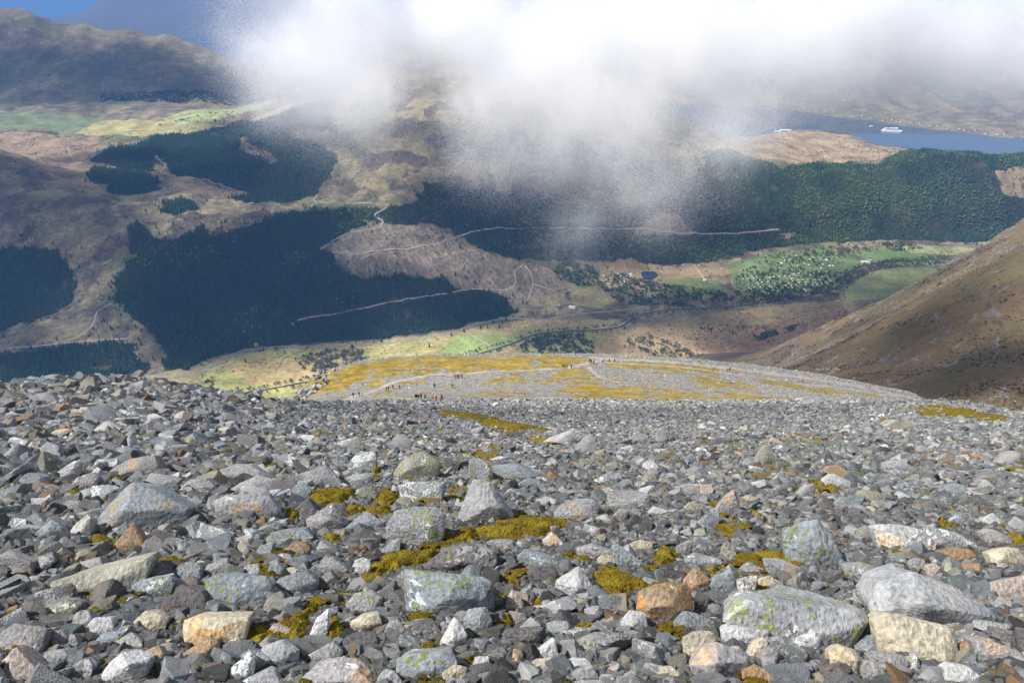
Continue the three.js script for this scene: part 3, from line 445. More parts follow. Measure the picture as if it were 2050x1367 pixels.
function rockTexture(seed, opt) {
  const W = 1024, D = new Uint8Array(W * W * 4), Bm = new Uint8Array(W * W * 4), r = rng(seed), sh = r();
  const spots = []; for (let i = 0; i < (opt.spots ?? 0); i++) { const cx = r(), cy = r(), n = 3 + Math.floor(r() * 10); for (let k = 0; k < n; k++) spots.push([(cx + (r() - 0.5) * 0.11 + 1) % 1, (cy + (r() - 0.5) * 0.11 + 1) % 1, 0.004 + 0.014 * r() * r() + 0.004]); }
  const grid = Array.from({ length: 32 * 32 }, () => []);
  for (const s of spots) for (let dx = -1; dx <= 1; dx++) for (let dy = -1; dy <= 1; dy++) grid[((Math.floor(s[0] * 32) + dx + 32) % 32) * 32 + (Math.floor(s[1] * 32) + dy + 32) % 32].push(s);
  const q = Array.from({ length: 6 }, () => [r(), r()]);
  const F = (k, u, v, per, o) => fp2(u + q[k][0], v + q[k][1], per, o);
  for (let j = 0; j < W; j++) for (let i = 0; i < W; i++) {
    const u = i / W, v = j / W, k = (j * W + i) * 4;
    const big = F(0, u, v, 3, 5), fine = F(1, u, v, 40, 4), fol = opt.bands * (np2((u + 0.04 * big) * 7, (v + 0.05 * big + sh) * 60, 60 * 7 > 0 ? 420 : 1) * 0.6 + np2(u * 14, (v + 0.05 * big) * 140, 840) * 0.4);
    let f = 0.80 + 0.55 * big + 0.55 * fine + 0.26 * fol + 0.22 * (r() - 0.5), R = f, G = f, B = f;
    const warm = smooth(0.05, 0.4, F(2, u, v, 4, 4)) * opt.warm; R *= 1 + 0.26 * warm; G *= 1 - 0.02 * warm; B *= 1 - 0.27 * warm;
    const pit = smooth(0.30, 0.42, F(3, u, v, 26, 3)) * opt.pits; R *= 1 - 0.62 * pit; G *= 1 - 0.62 * pit; B *= 1 - 0.6 * pit;
    let bump = 0.5 + 0.12 * big + 0.5 * fine + 0.22 * fol - 0.25 * pit + 0.12 * (r() - 0.5);
    if (opt.crust) { const c = F(4, u, v, 5, 5) + 0.25 * fine, m = smooth(0.44 - opt.crust, 0.48 - opt.crust, c), w = (1.55 + 0.5 * fine) * m; if (m > 0) { const hole = smooth(0.16, 0.24, F(5, u, v, 34, 3)); R = lerp(R, lerp(1.75, 0.35, hole), m); G = lerp(G, lerp(1.76, 0.36, hole), m); B = lerp(B, lerp(1.74, 0.36, hole), m); } }
    const cell = grid[Math.floor(u * 32) * 32 + Math.floor(v * 32)];
    for (const s of cell) { let dx = Math.abs(u - s[0]), dy = Math.abs(v - s[1]); if (dx > 0.5) dx = 1 - dx; if (dy > 0.5) dy = 1 - dy; const d = Math.hypot(dx, dy) * (1 + 0.5 * np2(u * 90, v * 90, 90)); if (d < s[2]) { const e = d > s[2] * 0.86 ? 0.5 : 1 - 0.35 * r(); R = 0.84 * e; G = 0.94 * e; B = 0.36 * e; bump += 0.06; break; } }
    D[k] = toByte(R * 0.5); D[k + 1] = toByte(G * 0.5); D[k + 2] = toByte(B * 0.5); D[k + 3] = 255;
    Bm[k] = Bm[k + 1] = Bm[k + 2] = clamp(bump * 255, 0, 255); Bm[k + 3] = 255;
  }
  const mk = (d, srgb) => { const t = new THREE.DataTexture(d, W, W); if (srgb) t.colorSpace = THREE.SRGBColorSpace; t.magFilter = THREE.LinearFilter; t.wrapS = t.wrapT = THREE.RepeatWrapping; t.needsUpdate = true; return t; };
  return { map: mk(D, true), bump: mk(Bm, false) };
}
const ROCKTEX = {
  plain: rockTexture(101, { bands: 0.5, warm: 0.25, pits: 0.35, crust: 0 }),
  band: rockTexture(102, { bands: 1.4, warm: 0.35, pits: 0.5, crust: 0.02 }),
  crust: rockTexture(103, { bands: 0.6, warm: 0.15, pits: 0.7, crust: 0.36, spots: 8 }),
  lichen: rockTexture(104, { bands: 0.7, warm: 0.2, pits: 0.6, crust: 0.12, spots: 46 }),
  rust: rockTexture(105, { bands: 0.7, warm: 1.3, pits: 0.45, crust: 0.03 }),
};
const STONE = {   // real colours of the stones (linear)
  grey: [0.27, 0.278, 0.282], blue: [0.215, 0.24, 0.255], pale: [0.43, 0.425, 0.415], white: [0.72, 0.72, 0.71], tan: [0.43, 0.375, 0.285], brown: [0.27, 0.195, 0.125], rust: [0.33, 0.215, 0.12],
  pink: [0.39, 0.33, 0.29], dark: [0.12, 0.115, 0.115], olive: [0.265, 0.26, 0.215], mauve: [0.265, 0.256, 0.255],
};
const rockMats = new Map();
function rockMat(color, tex) { const k = color + tex; if (!rockMats.has(k)) { const c = STONE[color].map((v) => Math.min(1, v * 2.4)); const t = ROCKTEX[tex]; rockMats.set(k, new THREE.MeshPhysicalMaterial({ color: rgb(...c), map: t.map, bumpMap: t.bump, bumpScale: 0.014, roughness: 0.88, specularIntensity: 0.45 })); } return rockMats.get(k); }
const instMats = Object.fromEntries(Object.keys(ROCKTEX).map((k) => [k, new THREE.MeshPhysicalMaterial({ color: rgb(1, 1, 1), map: ROCKTEX[k].map, bumpMap: ROCKTEX[k].bump, bumpScale: 0.014, roughness: 0.88, specularIntensity: 0.45 })]));
const spheres = new Map();
function sphereDirs(detail) {
  if (!spheres.has(detail)) { const g = new THREE.IcosahedronGeometry(1, detail); g.deleteAttribute('uv'); g.deleteAttribute('normal'); const m = mergeVertices(g, 1e-4); spheres.set(detail, m); }
  return spheres.get(detail);
}
// A stone: the body cut out by planes (normal, distance from its middle), edges slightly worn, faces uneven and split along the bedding.
function rockGeometry(planes, detail, seed, { sharp = 26, rough = 0.03, size = 1, uvScale = 1, stretch = [1, 1, 1], crease = 0 } = {}) {
  const s = sphereDirs(detail), P = s.attributes.position, n = P.count, pos = new Float32Array(n * 3), r = rng(seed), o = [r() * 90, r() * 90, r() * 90], bed = new THREE.Vector3(r() - 0.5, 1.2, r() - 0.5).normalize();
  for (let i = 0; i < n; i++) {
    let x = P.getX(i) * stretch[0], y = P.getY(i) * stretch[1], z = P.getZ(i) * stretch[2]; const L = Math.hypot(x, y, z); x /= L; y /= L; z /= L;
    let sum = 0; for (const p of planes) { const k = (p[0] * x + p[1] * y + p[2] * z) / p[3]; if (k > 0) sum += Math.pow(k * size, sharp); }
    let R = size * Math.pow(sum, -1 / sharp);
    const X = x * R / size, Y = y * R / size, Z = z * R / size, b = bed.x * X + bed.y * Y + bed.z * Z;
    const step = Math.abs((b * 7 + 0.6 * n3(X * 2 + o[0], Y * 2, Z * 2)) % 1);
    R *= 1 + rough * (1.5 * fbm3(X * 2.3 + o[0], Y * 2.3 + o[1], Z * 2.3 + o[2], 2) + 1.1 * fbm3(X * 7 + o[1], Y * 7 + o[2], Z * 7 + o[0], 3) + 0.35 * (step - 0.5));
    pos[i * 3] = x * R; pos[i * 3 + 1] = y * R; pos[i * 3 + 2] = z * R;
  }
  let g = new THREE.BufferGeometry(); g.setAttribute('position', new THREE.BufferAttribute(pos, 3)); g.setIndex(s.index.clone()); g.computeVertexNormals();
  g = g.toNonIndexed();
  const q = g.attributes.position.array, uv = new Float32Array(q.length / 3 * 2), uo = [r() * 5, r() * 5], sw = r() < 0.5;
  for (let f = 0; f < q.length; f += 9) {
    const ax = q[f + 3] - q[f], ay = q[f + 4] - q[f + 1], az = q[f + 5] - q[f + 2], bx = q[f + 6] - q[f], by = q[f + 7] - q[f + 1], bz = q[f + 8] - q[f + 2];
    const nx = Math.abs(ay * bz - az * by), ny = Math.abs(az * bx - ax * bz), nz = Math.abs(ax * by - ay * bx), a = nx > ny && nx > nz ? 0 : ny > nz ? 1 : 2;
    for (let k = 0; k < 3; k++) { const X = q[f + k * 3], Y = q[f + k * 3 + 1], Z = q[f + k * 3 + 2]; let u = a === 0 ? Z : X, v = a === 1 ? Z : Y; if (sw) [u, v] = [v, u]; uv[(f / 3 + k) * 2] = u * uvScale + uo[0] + a * 0.37; uv[(f / 3 + k) * 2 + 1] = v * uvScale + uo[1] + a * 0.21; }
  }
  g.setAttribute('uv', new THREE.BufferAttribute(uv, 2));
  return crease ? toCreasedNormals(g, crease) : g;
}
function randomPlanes(r, a, b, c, cuts) {
  const pl = [], j = () => 0.22 * (r() - 0.5), ax = [[1, 0, 0, a], [-1, 0, 0, a], [0, 1, 0, b], [0, -1, 0, b], [0, 0, 1, c], [0, 0, -1, c]];
  for (const p of ax) { const v = new THREE.Vector3(p[0] + j() * 1.6, p[1] + j(), p[2] + j() * 1.6).normalize(); pl.push([v.x, v.y, v.z, p[3] * (0.82 + 0.36 * r())]); }
  for (let i = 0; i < cuts; i++) { const v = new THREE.Vector3(r() - 0.5, (r() - 0.5) * 0.9, r() - 0.5).normalize(), d = Math.hypot(v.x * a, v.y * b, v.z * c) * (0.62 + 0.55 * r()); pl.push([v.x, v.y, v.z, d]); }
  return pl;
}
// ---------------------------------------------------------------- the stones and moss cushions one can point to
const CROP = { A: [0, 1080], B: [400, 1080], C: [800, 1080], D: [1200, 1080], E: [1620, 1080], F: [0, 840], G: [400, 840], H: [760, 840], I: [1200, 840], J: [1620, 840], P: [0, 0] };
const cropPt = (c, x, y) => c === 'P' ? [x, y] : [CROP[c][0] + x * 0.20996, CROP[c][1] + y * 0.20996];
// [crop, outline, colour, surface, label or null, bulges]
const ROCKS = [
  ['C', [[10, 275], [230, 300], [540, 330], [890, 430], [915, 580], [760, 690], [590, 700], [430, 790], [100, 775], [30, 700], [0, 450]], 'blue', 'lichen', 'large upright blue-grey block spotted with yellow-green lichen, front face square', [[480, 560, 0.16], [560, 380, 0.1]]],
  ['C', [[190, 270], [420, 110], [650, 55], [800, 90], [925, 120], [930, 280], [700, 330], [400, 320]], 'dark', 'crust', 'dark rock crusted with white lichen behind the large lichen-spotted block', [[600, 230, 0.15]]],
  ['C', [[520, 725], [600, 820], [650, 920], [640, 970], [560, 1020], [420, 1080], [375, 990], [430, 880]], 'white', 'plain', 'white pyramid-shaped stone with a sharp tip near the bottom centre', [[500, 960, 0.2]]],
  ['C', [[1070, 465], [1140, 530], [1185, 610], [1150, 690], [1040, 695], [995, 680], [1030, 540]], 'pink', 'plain', 'pink angular stone set in moss', [[1060, 590, 0.15]]],
  ['C', [[1600, 330], [1710, 250], [1810, 390], [1860, 470], [1740, 570], [1620, 560], [1500, 470], [1465, 400]], 'pale', 'plain', 'pale faceted block left of a round golden moss cushion', [[1700, 470, 0.2]]],
  ['C', [[600, 760], [640, 660], [830, 640], [890, 780], [870, 900], [760, 950], [650, 880]], 'blue', 'plain', 'blue-grey block between the white pyramid stone and the pink stone', [[740, 790, 0.18]]],
  ['C', [[960, 920], [1150, 870], [1390, 840], [1380, 960], [1210, 1030], [1110, 1000]], 'dark', 'band', 'dark thin slab lying tilted below the pink stone', [[1200, 950, 0.1]]],
  ['C', [[120, 1140], [220, 1050], [320, 1100], [340, 1140], [240, 1165]], 'tan', 'rust', 'small orange-tan cobble left of the white pyramid stone', []],
  ['C', [[400, 1270], [520, 1190], [650, 1220], [600, 1320], [450, 1380], [410, 1340]], 'tan', 'rust', 'orange-tan cube-shaped stone at the bottom edge below the white pyramid stone', []],
  ['C', [[0, 1110], [100, 1150], [340, 1160], [520, 1060], [560, 1180], [420, 1240], [300, 1330], [60, 1360], [-40, 1300], [-60, 1150]], 'blue', 'lichen', 'flat blue-grey slab with lichen under the small orange-tan cobble', []],
  ['C', [[1670, 980], [1850, 910], [1960, 930], [1975, 1000], [1840, 1090], [1700, 1110]], 'olive', 'plain', 'olive-tan block among pale rubble below the brown boulder', []],
  ['C', [[1230, 1130], [1350, 1030], [1480, 950], [1530, 1130], [1470, 1170], [1260, 1170]], 'pale', 'plain', null, []],
  ['C', [[1390, 800], [1480, 770], [1610, 780], [1630, 880], [1480, 940], [1420, 920]], 'grey', 'plain', null, []],
  ['C', [[1680, 80], [1850, 60], [2040, 120], [2000, 190], [1800, 190], [1690, 150]], 'mauve', 'band', null, []],
  ['C', [[1170, 100], [1260, 130], [1450, 180], [1570, 250], [1540, 300], [1240, 320], [1180, 260], [1110, 150]], 'blue', 'lichen', null, []],
  ['C', [[1200, 310], [1280, 265], [1450, 260], [1520, 320], [1500, 400], [1380, 440], [1230, 390]], 'dark', 'plain', null, []],
  ['C', [[1880, 190], [1920, 145], [2090, 145], [2100, 250], [1890, 250]], 'tan', 'plain', 'square cream-tan stone behind the round golden moss cushion', []],
  ['C', [[20, 830], [120, 790], [330, 780], [400, 880], [330, 960], [120, 970]], 'dark', 'crust', null, []],
  ['C', [[770, 640], [810, 540], [900, 600], [910, 680], [830, 700]], 'grey', 'plain', null, []],
  ['C', [[1050, 1250], [1085, 1040], [1170, 1050], [1180, 1120], [1090, 1260]], 'brown', 'band', null, []],
  ['C', [[690, 1200], [720, 1120], [850, 1110], [860, 1210], [720, 1250]], 'pale', 'plain', null, []],
  ['C', [[1640, 1290], [1740, 1230], [1840, 1200], [1910, 1320], [1860, 1367], [1680, 1360]], 'mauve', 'plain', null, []],
  ['C', [[1250, 1180], [1480, 1160], [1490, 1210], [1330, 1250], [1260, 1230]], 'pale', 'rust', null, []],
  ['C', [[1580, 1160], [1770, 1165], [1840, 1190], [1790, 1230], [1600, 1230]], 'pale', 'plain', null, []],
  ['D', [[370, 500], [520, 430], [760, 380], [830, 420], [930, 590], [900, 680], [720, 790], [560, 850], [470, 830], [345, 680]], 'brown', 'rust', 'large brown boulder with a lighter flat top beside golden moss', [[480, 610, 0.2], [740, 620, 0.2]]],
  ['D', [[800, 390], [910, 265], [1060, 370], [1050, 440], [960, 520], [860, 450]], 'brown', 'rust', 'brown angular stone directly behind the large brown boulder', [[940, 430, 0.2]]],
  ['D', [[1000, 520], [1100, 370], [1270, 270], [1310, 490], [1250, 530], [1080, 540]], 'blue', 'plain', 'triangular blue-green slab standing right of the brown angular stone', []],
  ['P', [[1475, 1206], [1540, 1200], [1640, 1222], [1745, 1225], [1755, 1250], [1740, 1280], [1700, 1302], [1600, 1312], [1560, 1290], [1480, 1264], [1448, 1240]], 'grey', 'lichen', 'long flat grey-green slab with bright lichen right of the large brown boulder', []],
  ['D', [[850, 1190], [960, 1040], [1120, 985], [1300, 1040], [1420, 1120], [1430, 1230], [1330, 1390], [1000, 1390], [900, 1280]], 'mauve', 'rust', 'rounded mottled grey boulder cut by the bottom edge right of centre', [[1130, 1200, 0.25]]],
  ['D', [[1360, 1260], [1450, 1210], [1560, 1230], [1700, 1340], [1720, 1420], [1370, 1420]], 'rust', 'rust', 'bright orange stone at the bottom edge', []],
  ['D', [[790, 950], [960, 870], [1080, 870], [1130, 1000], [960, 1080], [860, 1150], [800, 1080]], 'tan', 'plain', null, []],
  ['D', [[1150, 890], [1300, 840], [1500, 850], [1640, 890], [1600, 990], [1450, 1050], [1250, 1000], [1160, 960]], 'pale', 'plain', null, []],
  ['D', [[1180, 790], [1300, 690], [1440, 730], [1490, 840], [1300, 860], [1190, 860]], 'tan', 'plain', 'tan lump sitting on the left end of the long flat slab', []],
  ['D', [[200, 780], [290, 670], [430, 690], [470, 810], [460, 890], [300, 900], [210, 850]], 'pale', 'plain', 'pale square block touching the left foot of the large brown boulder', [[330, 830, 0.2]]],
  ['D', [[690, 830], [830, 740], [980, 730], [1130, 800], [1060, 850], [830, 890], [720, 900]], 'blue', 'band', null, []],
  ['D', [[110, 60], [160, 30], [260, 100], [440, 240], [400, 290], [250, 260], [150, 170]], 'blue', 'band', null, []],
  ['D', [[285, 45], [400, 0], [520, 30], [510, 90], [340, 125], [310, 100]], 'tan', 'plain', 'cream rounded brick-shaped stone above the square cream-tan stone', []],
  ['D', [[880, 100], [960, 50], [1100, 55], [1160, 110], [1110, 160], [960, 160]], 'dark', 'crust', null, []],
  ['D', [[1180, 60], [1230, 5], [1300, 60], [1310, 200], [1240, 230], [1170, 170]], 'olive', 'rust', 'upright greenish-tan pillar stone at the left end of a long moss strip', []],
  ['D', [[800, 200], [920, 160], [1050, 180], [1200, 210], [1130, 270], [960, 265], [850, 230]], 'grey', 'crust', null, []],
  ['D', [[1330, 310], [1450, 225], [1640, 310], [1660, 350], [1500, 365], [1340, 350]], 'mauve', 'band', null, []],
  ['D', [[1310, 380], [1400, 350], [1510, 340], [1500, 470], [1440, 560], [1330, 530]], 'mauve', 'crust', null, []],
  ['D', [[1520, 370], [1620, 340], [1730, 400], [1700, 470], [1560, 520], [1530, 460]], 'tan', 'rust', null, []],
  ['D', [[1620, 520], [1730, 430], [1880, 460], [1920, 560], [1830, 610], [1640, 570]], 'mauve', 'plain', null, []],
  ['D', [[720, 180], [740, 60], [850, 0], [900, 10], [860, 100], [770, 150]], 'mauve', 'rust', null, []],
  ['D', [[1560, 220], [1800, 215], [2000, 300], [1980, 350], [1760, 335], [1640, 280]], 'grey', 'rust', null, []],
  ['D', [[980, 540], [1240, 535], [1270, 570], [1240, 610], [1060, 610]], 'dark', 'plain', null, []],
  ['D', [[580, 1290], [600, 1220], [720, 1230], [800, 1300], [700, 1340]], 'tan', 'plain', null, []],
  ['D', [[1550, 1150], [1580, 1050], [1680, 1020], [1720, 1120], [1660, 1260], [1570, 1230]], 'mauve', 'plain', null, []],
  ['D', [[1400, 1110], [1560, 930], [1620, 950], [1560, 1090], [1460, 1180]], 'tan', 'band', null, []],
  ['E', [[590, 620], [690, 400], [960, 295], [1040, 320], [1300, 430], [1560, 540], [1850, 720], [1920, 830], [1850, 920], [1560, 930], [1430, 800], [1200, 740], [900, 720], [600, 700]], 'grey', 'plain', 'very large pale grey rock with a sloping ridge at the lower right', [[1150, 620, 0.14], [1450, 760, 0.1]]],
  ['E', [[620, 790], [680, 695], [860, 705], [1240, 800], [1420, 860], [1440, 960], [1450, 1190], [1310, 1215], [1130, 1190], [940, 1080], [700, 880]], 'tan', 'plain', 'large flat tan slab leaning on the very large pale grey rock', [[1000, 1070, 0.06], [1300, 1150, 0.06]]],
  ['E', [[190, 1040], [280, 990], [440, 1050], [500, 1120], [555, 1180], [540, 1260], [440, 1350], [300, 1280], [220, 1170]], 'tan', 'rust', 'yellow-tan angular block below the large flat tan slab', [[460, 1140, 0.2]]],
  ['P', [[1594, 1272], [1609, 1241], [1625, 1246], [1653, 1268], [1648, 1300], [1636, 1309], [1608, 1292]], 'pale', 'plain', 'pale lilac block lying on the long flat grey-green slab', [[1640, 1280, 0.2]]],
  ['E', [[1290, 1230], [1360, 1185], [1540, 1210], [1720, 1350], [1720, 1420], [1300, 1420]], 'pale', 'plain', 'pale greenish slab at the bottom edge far right', []],
  ['E', [[1560, 970], [1700, 950], [2060, 1080], [2080, 1180], [1980, 1215], [1760, 1170], [1600, 1120]], 'mauve', 'rust', 'reddish-brown slab at the right edge below the very large pale grey rock', []],
  ['E', [[1450, 1000], [1530, 970], [1600, 1080], [1560, 1150], [1460, 1130]], 'rust', 'plain', null, []],
  ['E', [[1740, 480], [1800, 390], [1960, 370], [2090, 340], [2090, 600], [1960, 640], [1820, 570]], 'pink', 'plain', 'pinkish pitted boulder at the right edge', []],
  ['E', [[1720, 130], [1880, 70], [2010, 85], [2090, 200], [2090, 290], [1960, 300], [1800, 240]], 'tan', 'plain', 'cream block with a flat top at the right edge above the pitted boulder', [[1830, 170, 0.15]]],
  ['E', [[85, 340], [320, 290], [340, 400], [260, 430], [130, 440]], 'dark', 'plain', null, []],
  ['E', [[340, 260], [450, 250], [590, 240], [700, 330], [620, 400], [420, 390], [350, 350]], 'grey', 'lichen', null, []],
  ['E', [[1130, 240], [1210, 220], [1290, 300], [1290, 390], [1220, 390], [1150, 330]], 'pink', 'plain', null, []],
  ['E', [[950, 220], [1020, 170], [1110, 190], [1130, 280], [1050, 310], [960, 270]], 'mauve', 'plain', null, []],
  ['E', [[10, 620], [80, 540], [180, 540], [270, 660], [200, 690], [80, 670]], 'pink', 'plain', null, []],
  ['E', [[1100, 190], [1220, 140], [1340, 150], [1370, 220], [1200, 230]], 'dark', 'plain', null, []],
  ['E', [[80, 800], [180, 755], [320, 790], [310, 840], [240, 900], [150, 880]], 'mauve', 'plain', null, []],
  ['E', [[560, 1110], [740, 1090], [920, 1110], [980, 1200], [880, 1260], [780, 1300], [700, 1210]], 'mauve', 'rust', null, []],
  ['E', [[440, 1040], [620, 910], [740, 950], [800, 1080], [700, 1100], [560, 1110]], 'blue', 'rust', null, []],
  ['E', [[540, 1150], [640, 1160], [760, 1280], [800, 1390], [620, 1390], [500, 1250]], 'mauve', 'plain', null, []],
  ['E', [[1300, 130], [1400, 70], [1560, 100], [1620, 160], [1440, 230], [1350, 200]], 'brown', 'rust', null, []],
  ['E', [[440, 570], [520, 520], [620, 540], [580, 610], [470, 610]], 'grey', 'plain', null, []],
  ['J', [[600, 1000], [840, 1005], [1100, 1050], [1220, 1130], [1240, 1260], [1130, 1290], [960, 1200], [740, 1190], [640, 1090]], 'pale', 'rust', 'long pale slab with tan lichen beside the white-topped slab at the right', []],
  ['J', [[1100, 1020], [1220, 1030], [1420, 1080], [1560, 1170], [1640, 1220], [1600, 1260], [1340, 1210], [1180, 1140]], 'grey', 'crust', 'slab with a broad white lichen crust along its top at the right', []],
  ['J', [[450, 1050], [540, 1000], [600, 1070], [650, 1160], [570, 1180], [500, 1120]], 'olive', 'plain', null, []],
  ['J', [[1670, 960], [1760, 880], [1840, 960], [1830, 1020], [1740, 1030]], 'pale', 'plain', null, []],
  ['J', [[1660, 1080], [1750, 1040], [1900, 1110], [2000, 1210], [1880, 1210], [1760, 1170]], 'mauve', 'plain', null, []],
  ['J', [[710, 60], [800, 0], [950, 10], [1060, 60], [1000, 110], [760, 120]], 'olive', 'plain', 'low grey-green boulder alone on the fine scree at the right', []],
  ['J', [[150, 500], [180, 440], [300, 440], [400, 500], [430, 560], [300, 575], [160, 550]], 'brown', 'rust', null, []],
  ['J', [[120, 570], [240, 515], [420, 600], [400, 650], [260, 665], [150, 620]], 'pale', 'plain', null, []],
  ['J', [[460, 720], [540, 670], [690, 690], [740, 760], [620, 790], [510, 785]], 'olive', 'lichen', null, []],
  ['J', [[240, 800], [330, 740], [480, 740], [510, 800], [420, 850], [260, 840]], 'blue', 'plain', null, []],
  ['J', [[690, 470], [760, 400], [860, 380], [1050, 460], [1030, 510], [870, 505], [740, 500]], 'grey', 'plain', null, []],
  ['J', [[1300, 680], [1380, 600], [1500, 620], [1540, 690], [1360, 730]], 'blue', 'plain', null, []],
  ['J', [[1780, 430], [1960, 290], [2060, 330], [2060, 400], [1880, 450]], 'mauve', 'plain', null, []],
  ['J', [[1560, 330], [1600, 315], [1700, 380], [1640, 400], [1580, 385]], 'rust', 'plain', 'small orange stone standing out on the scree near the right edge', []],
  ['P', [[1565, 1060], [1610, 1042], [1640, 1040], [1655, 1060], [1692, 1115], [1690, 1140], [1650, 1144], [1620, 1132], [1590, 1100]], 'blue', 'lichen', 'large pointed grey rock with yellow lichen dots beside the long moss strip', [[1640, 1090, 0.1]]],
  ['H', [[900, 560], [1030, 570], [1120, 680], [1290, 890], [1290, 970], [1200, 1012], [1000, 972], [820, 1035], [710, 1005], [800, 800], [850, 650]], 'grey', 'plain', 'big grey pyramid rock standing above golden moss in the middle', [[1090, 800, 0.22], [950, 900, 0.1]]],
  ['H', [[845, 370], [980, 365], [1060, 480], [1060, 620], [940, 640], [850, 560]], 'grey', 'lichen', 'upright grey block behind the big grey pyramid rock', []],
  ['H', [[1060, 440], [1250, 480], [1330, 430], [1500, 520], [1550, 560], [1200, 600], [1080, 600]], 'blue', 'plain', null, []],
  ['H', [[150, 850], [380, 820], [560, 830], [620, 920], [620, 1100], [560, 1200], [380, 1255], [200, 1180], [80, 1150], [60, 1010]], 'grey', 'lichen', 'large square rock thick with yellow-green lichen left of the big grey pyramid rock', [[480, 980, 0.12]]],
  ['H', [[95, 250], [130, 160], [230, 125], [310, 200], [300, 290], [110, 310]], 'grey', 'plain', null, []],
  ['H', [[60, 610], [180, 420], [300, 330], [420, 300], [600, 420], [570, 470], [400, 545], [390, 605], [250, 605]], 'olive', 'lichen', 'slanted tan rock with a white lichen corner overhanging dark moss', [[300, 450, 0.12]]],
  ['H', [[160, 650], [280, 590], [650, 590], [640, 680], [600, 810], [480, 830], [230, 800], [190, 720]], 'grey', 'crust', null, []],
  ['H', [[1510, 240], [1620, 170], [1850, 90], [1880, 130], [1840, 200], [1680, 260], [1530, 268]], 'pale', 'plain', 'pale tan wedge pointing right on the fine scree in the middle', []],
  ['H', [[1860, 250], [1960, 160], [2060, 150], [2090, 340], [1880, 345]], 'grey', 'plain', null, []],
  ['P', [[1103, 1030], [1120, 1012], [1145, 1006], [1190, 1000], [1205, 1015], [1200, 1036], [1170, 1043], [1125, 1041]], 'grey', 'rust', null, []],
  ['H', [[1550, 1150], [1640, 1060], [1770, 1190], [1750, 1230], [1620, 1235]], 'tan', 'rust', null, []],
  ['H', [[1010, 1160], [1110, 1150], [1280, 1160], [1270, 1230], [1110, 1240]], 'grey', 'plain', null, []],
  ['H', [[1380, 880], [1440, 850], [1530, 910], [1500, 940], [1400, 935]], 'mauve', 'plain', null, []],
  ['H', [[0, 1250], [120, 1150], [200, 1130], [190, 1260], [20, 1300]], 'blue', 'plain', null, []],
  ['H', [[1310, 620], [1400, 570], [1550, 580], [1560, 620], [1400, 650]], 'blue', 'plain', null, []],
  ['G', [[100, 780], [330, 720], [590, 690], [680, 740], [770, 870], [740, 950], [640, 990], [520, 1000], [450, 930], [380, 800], [170, 830]], 'grey', 'rust', 'broad grey boulder with an overhanging left lip, left of the moss beds', [[600, 800, 0.1]]],
  ['G', [[260, 680], [380, 600], [560, 530], [690, 570], [720, 650], [600, 690], [270, 720]], 'grey', 'plain', null, []],
  ['G', [[170, 480], [330, 420], [470, 430], [640, 540], [400, 600], [300, 560], [180, 520]], 'grey', 'plain', null, []],
  ['G', [[1000, 960], [1200, 830], [1280, 790], [1340, 930], [1370, 1020], [1300, 1080], [1080, 1090], [1010, 1010]], 'mauve', 'band', 'pointed streaky rock between two moss beds left of the lichen-thick square rock', [[1200, 960, 0.15]]],
  ['G', [[1360, 1050], [1480, 950], [1600, 870], [1760, 990], [1700, 1040], [1480, 1070]], 'blue', 'plain', null, []],
  ['G', [[580, 1210], [640, 1110], [830, 1060], [1030, 1060], [1090, 1130], [900, 1170], [700, 1220]], 'blue', 'lichen', 'blue-grey slab with yellow lichen behind a flat brown stone', []],
  ['G', [[780, 1240], [930, 1160], [990, 1160], [1060, 1230], [1000, 1310], [880, 1290]], 'brown', 'rust', 'flat five-sided brown stone left of centre', []],
  ['G', [[870, 540], [1000, 500], [1210, 430], [1330, 570], [1360, 640], [1200, 660], [1040, 655]], 'grey', 'plain', null, []],
  ['G', [[870, 660], [950, 590], [1020, 600], [1060, 690], [1000, 770], [900, 740]], 'blue', 'plain', null, []],
  ['G', [[1390, 480], [1460, 350], [1650, 290], [1700, 340], [1620, 450], [1560, 490], [1440, 525]], 'grey', 'crust', null, []],
  ['G', [[1360, 570], [1480, 530], [1680, 500], [1640, 570], [1480, 640], [1390, 640]], 'grey', 'plain', null, []],
  ['G', [[730, 360], [820, 320], [920, 370], [850, 490], [790, 450]], 'grey', 'crust', null, []],
  ['G', [[1220, 260], [1350, 200], [1510, 160], [1560, 270], [1400, 305]], 'grey', 'lichen', null, []],
  ['G', [[950, 310], [1010, 240], [1080, 230], [1070, 320], [1000, 345]], 'blue', 'plain', null, []],
  ['G', [[490, 1080], [600, 1010], [720, 990], [700, 1040], [560, 1085]], 'blue', 'plain', null, []],
  ['F', [[910, 940], [1100, 740], [1240, 590], [1420, 640], [1560, 740], [1820, 860], [1600, 920], [1500, 980], [1380, 1050], [1150, 1100], [960, 1080]], 'blue', 'rust', 'largest grey slab rising to a peak at the left, streaked with orange', [[1190, 860, 0.14]]],
  ['F', [[1040, 1230], [1150, 1110], [1260, 980], [1310, 1100], [1400, 1210], [1440, 1300], [1300, 1315]], 'brown', 'plain', 'tan-brown triangular stone leaning under the largest grey slab', []],
  ['F', [[830, 770], [850, 630], [1060, 620], [1130, 650], [1060, 740], [1000, 800], [930, 820], [840, 800]], 'grey', 'crust', 'dark grey cube-shaped rock at the right end of a bright moss patch, left side', [[1000, 720, 0.15]]],
  ['F', [[300, 1110], [380, 1030], [490, 945], [600, 1020], [600, 1080], [480, 1150], [380, 1175]], 'blue', 'plain', null, [[450, 1060, 0.15]]],
  ['F', [[980, 540], [1080, 450], [1250, 370], [1480, 330], [1540, 430], [1420, 510], [1100, 545], [1000, 565]], 'mauve', 'rust', null, []],
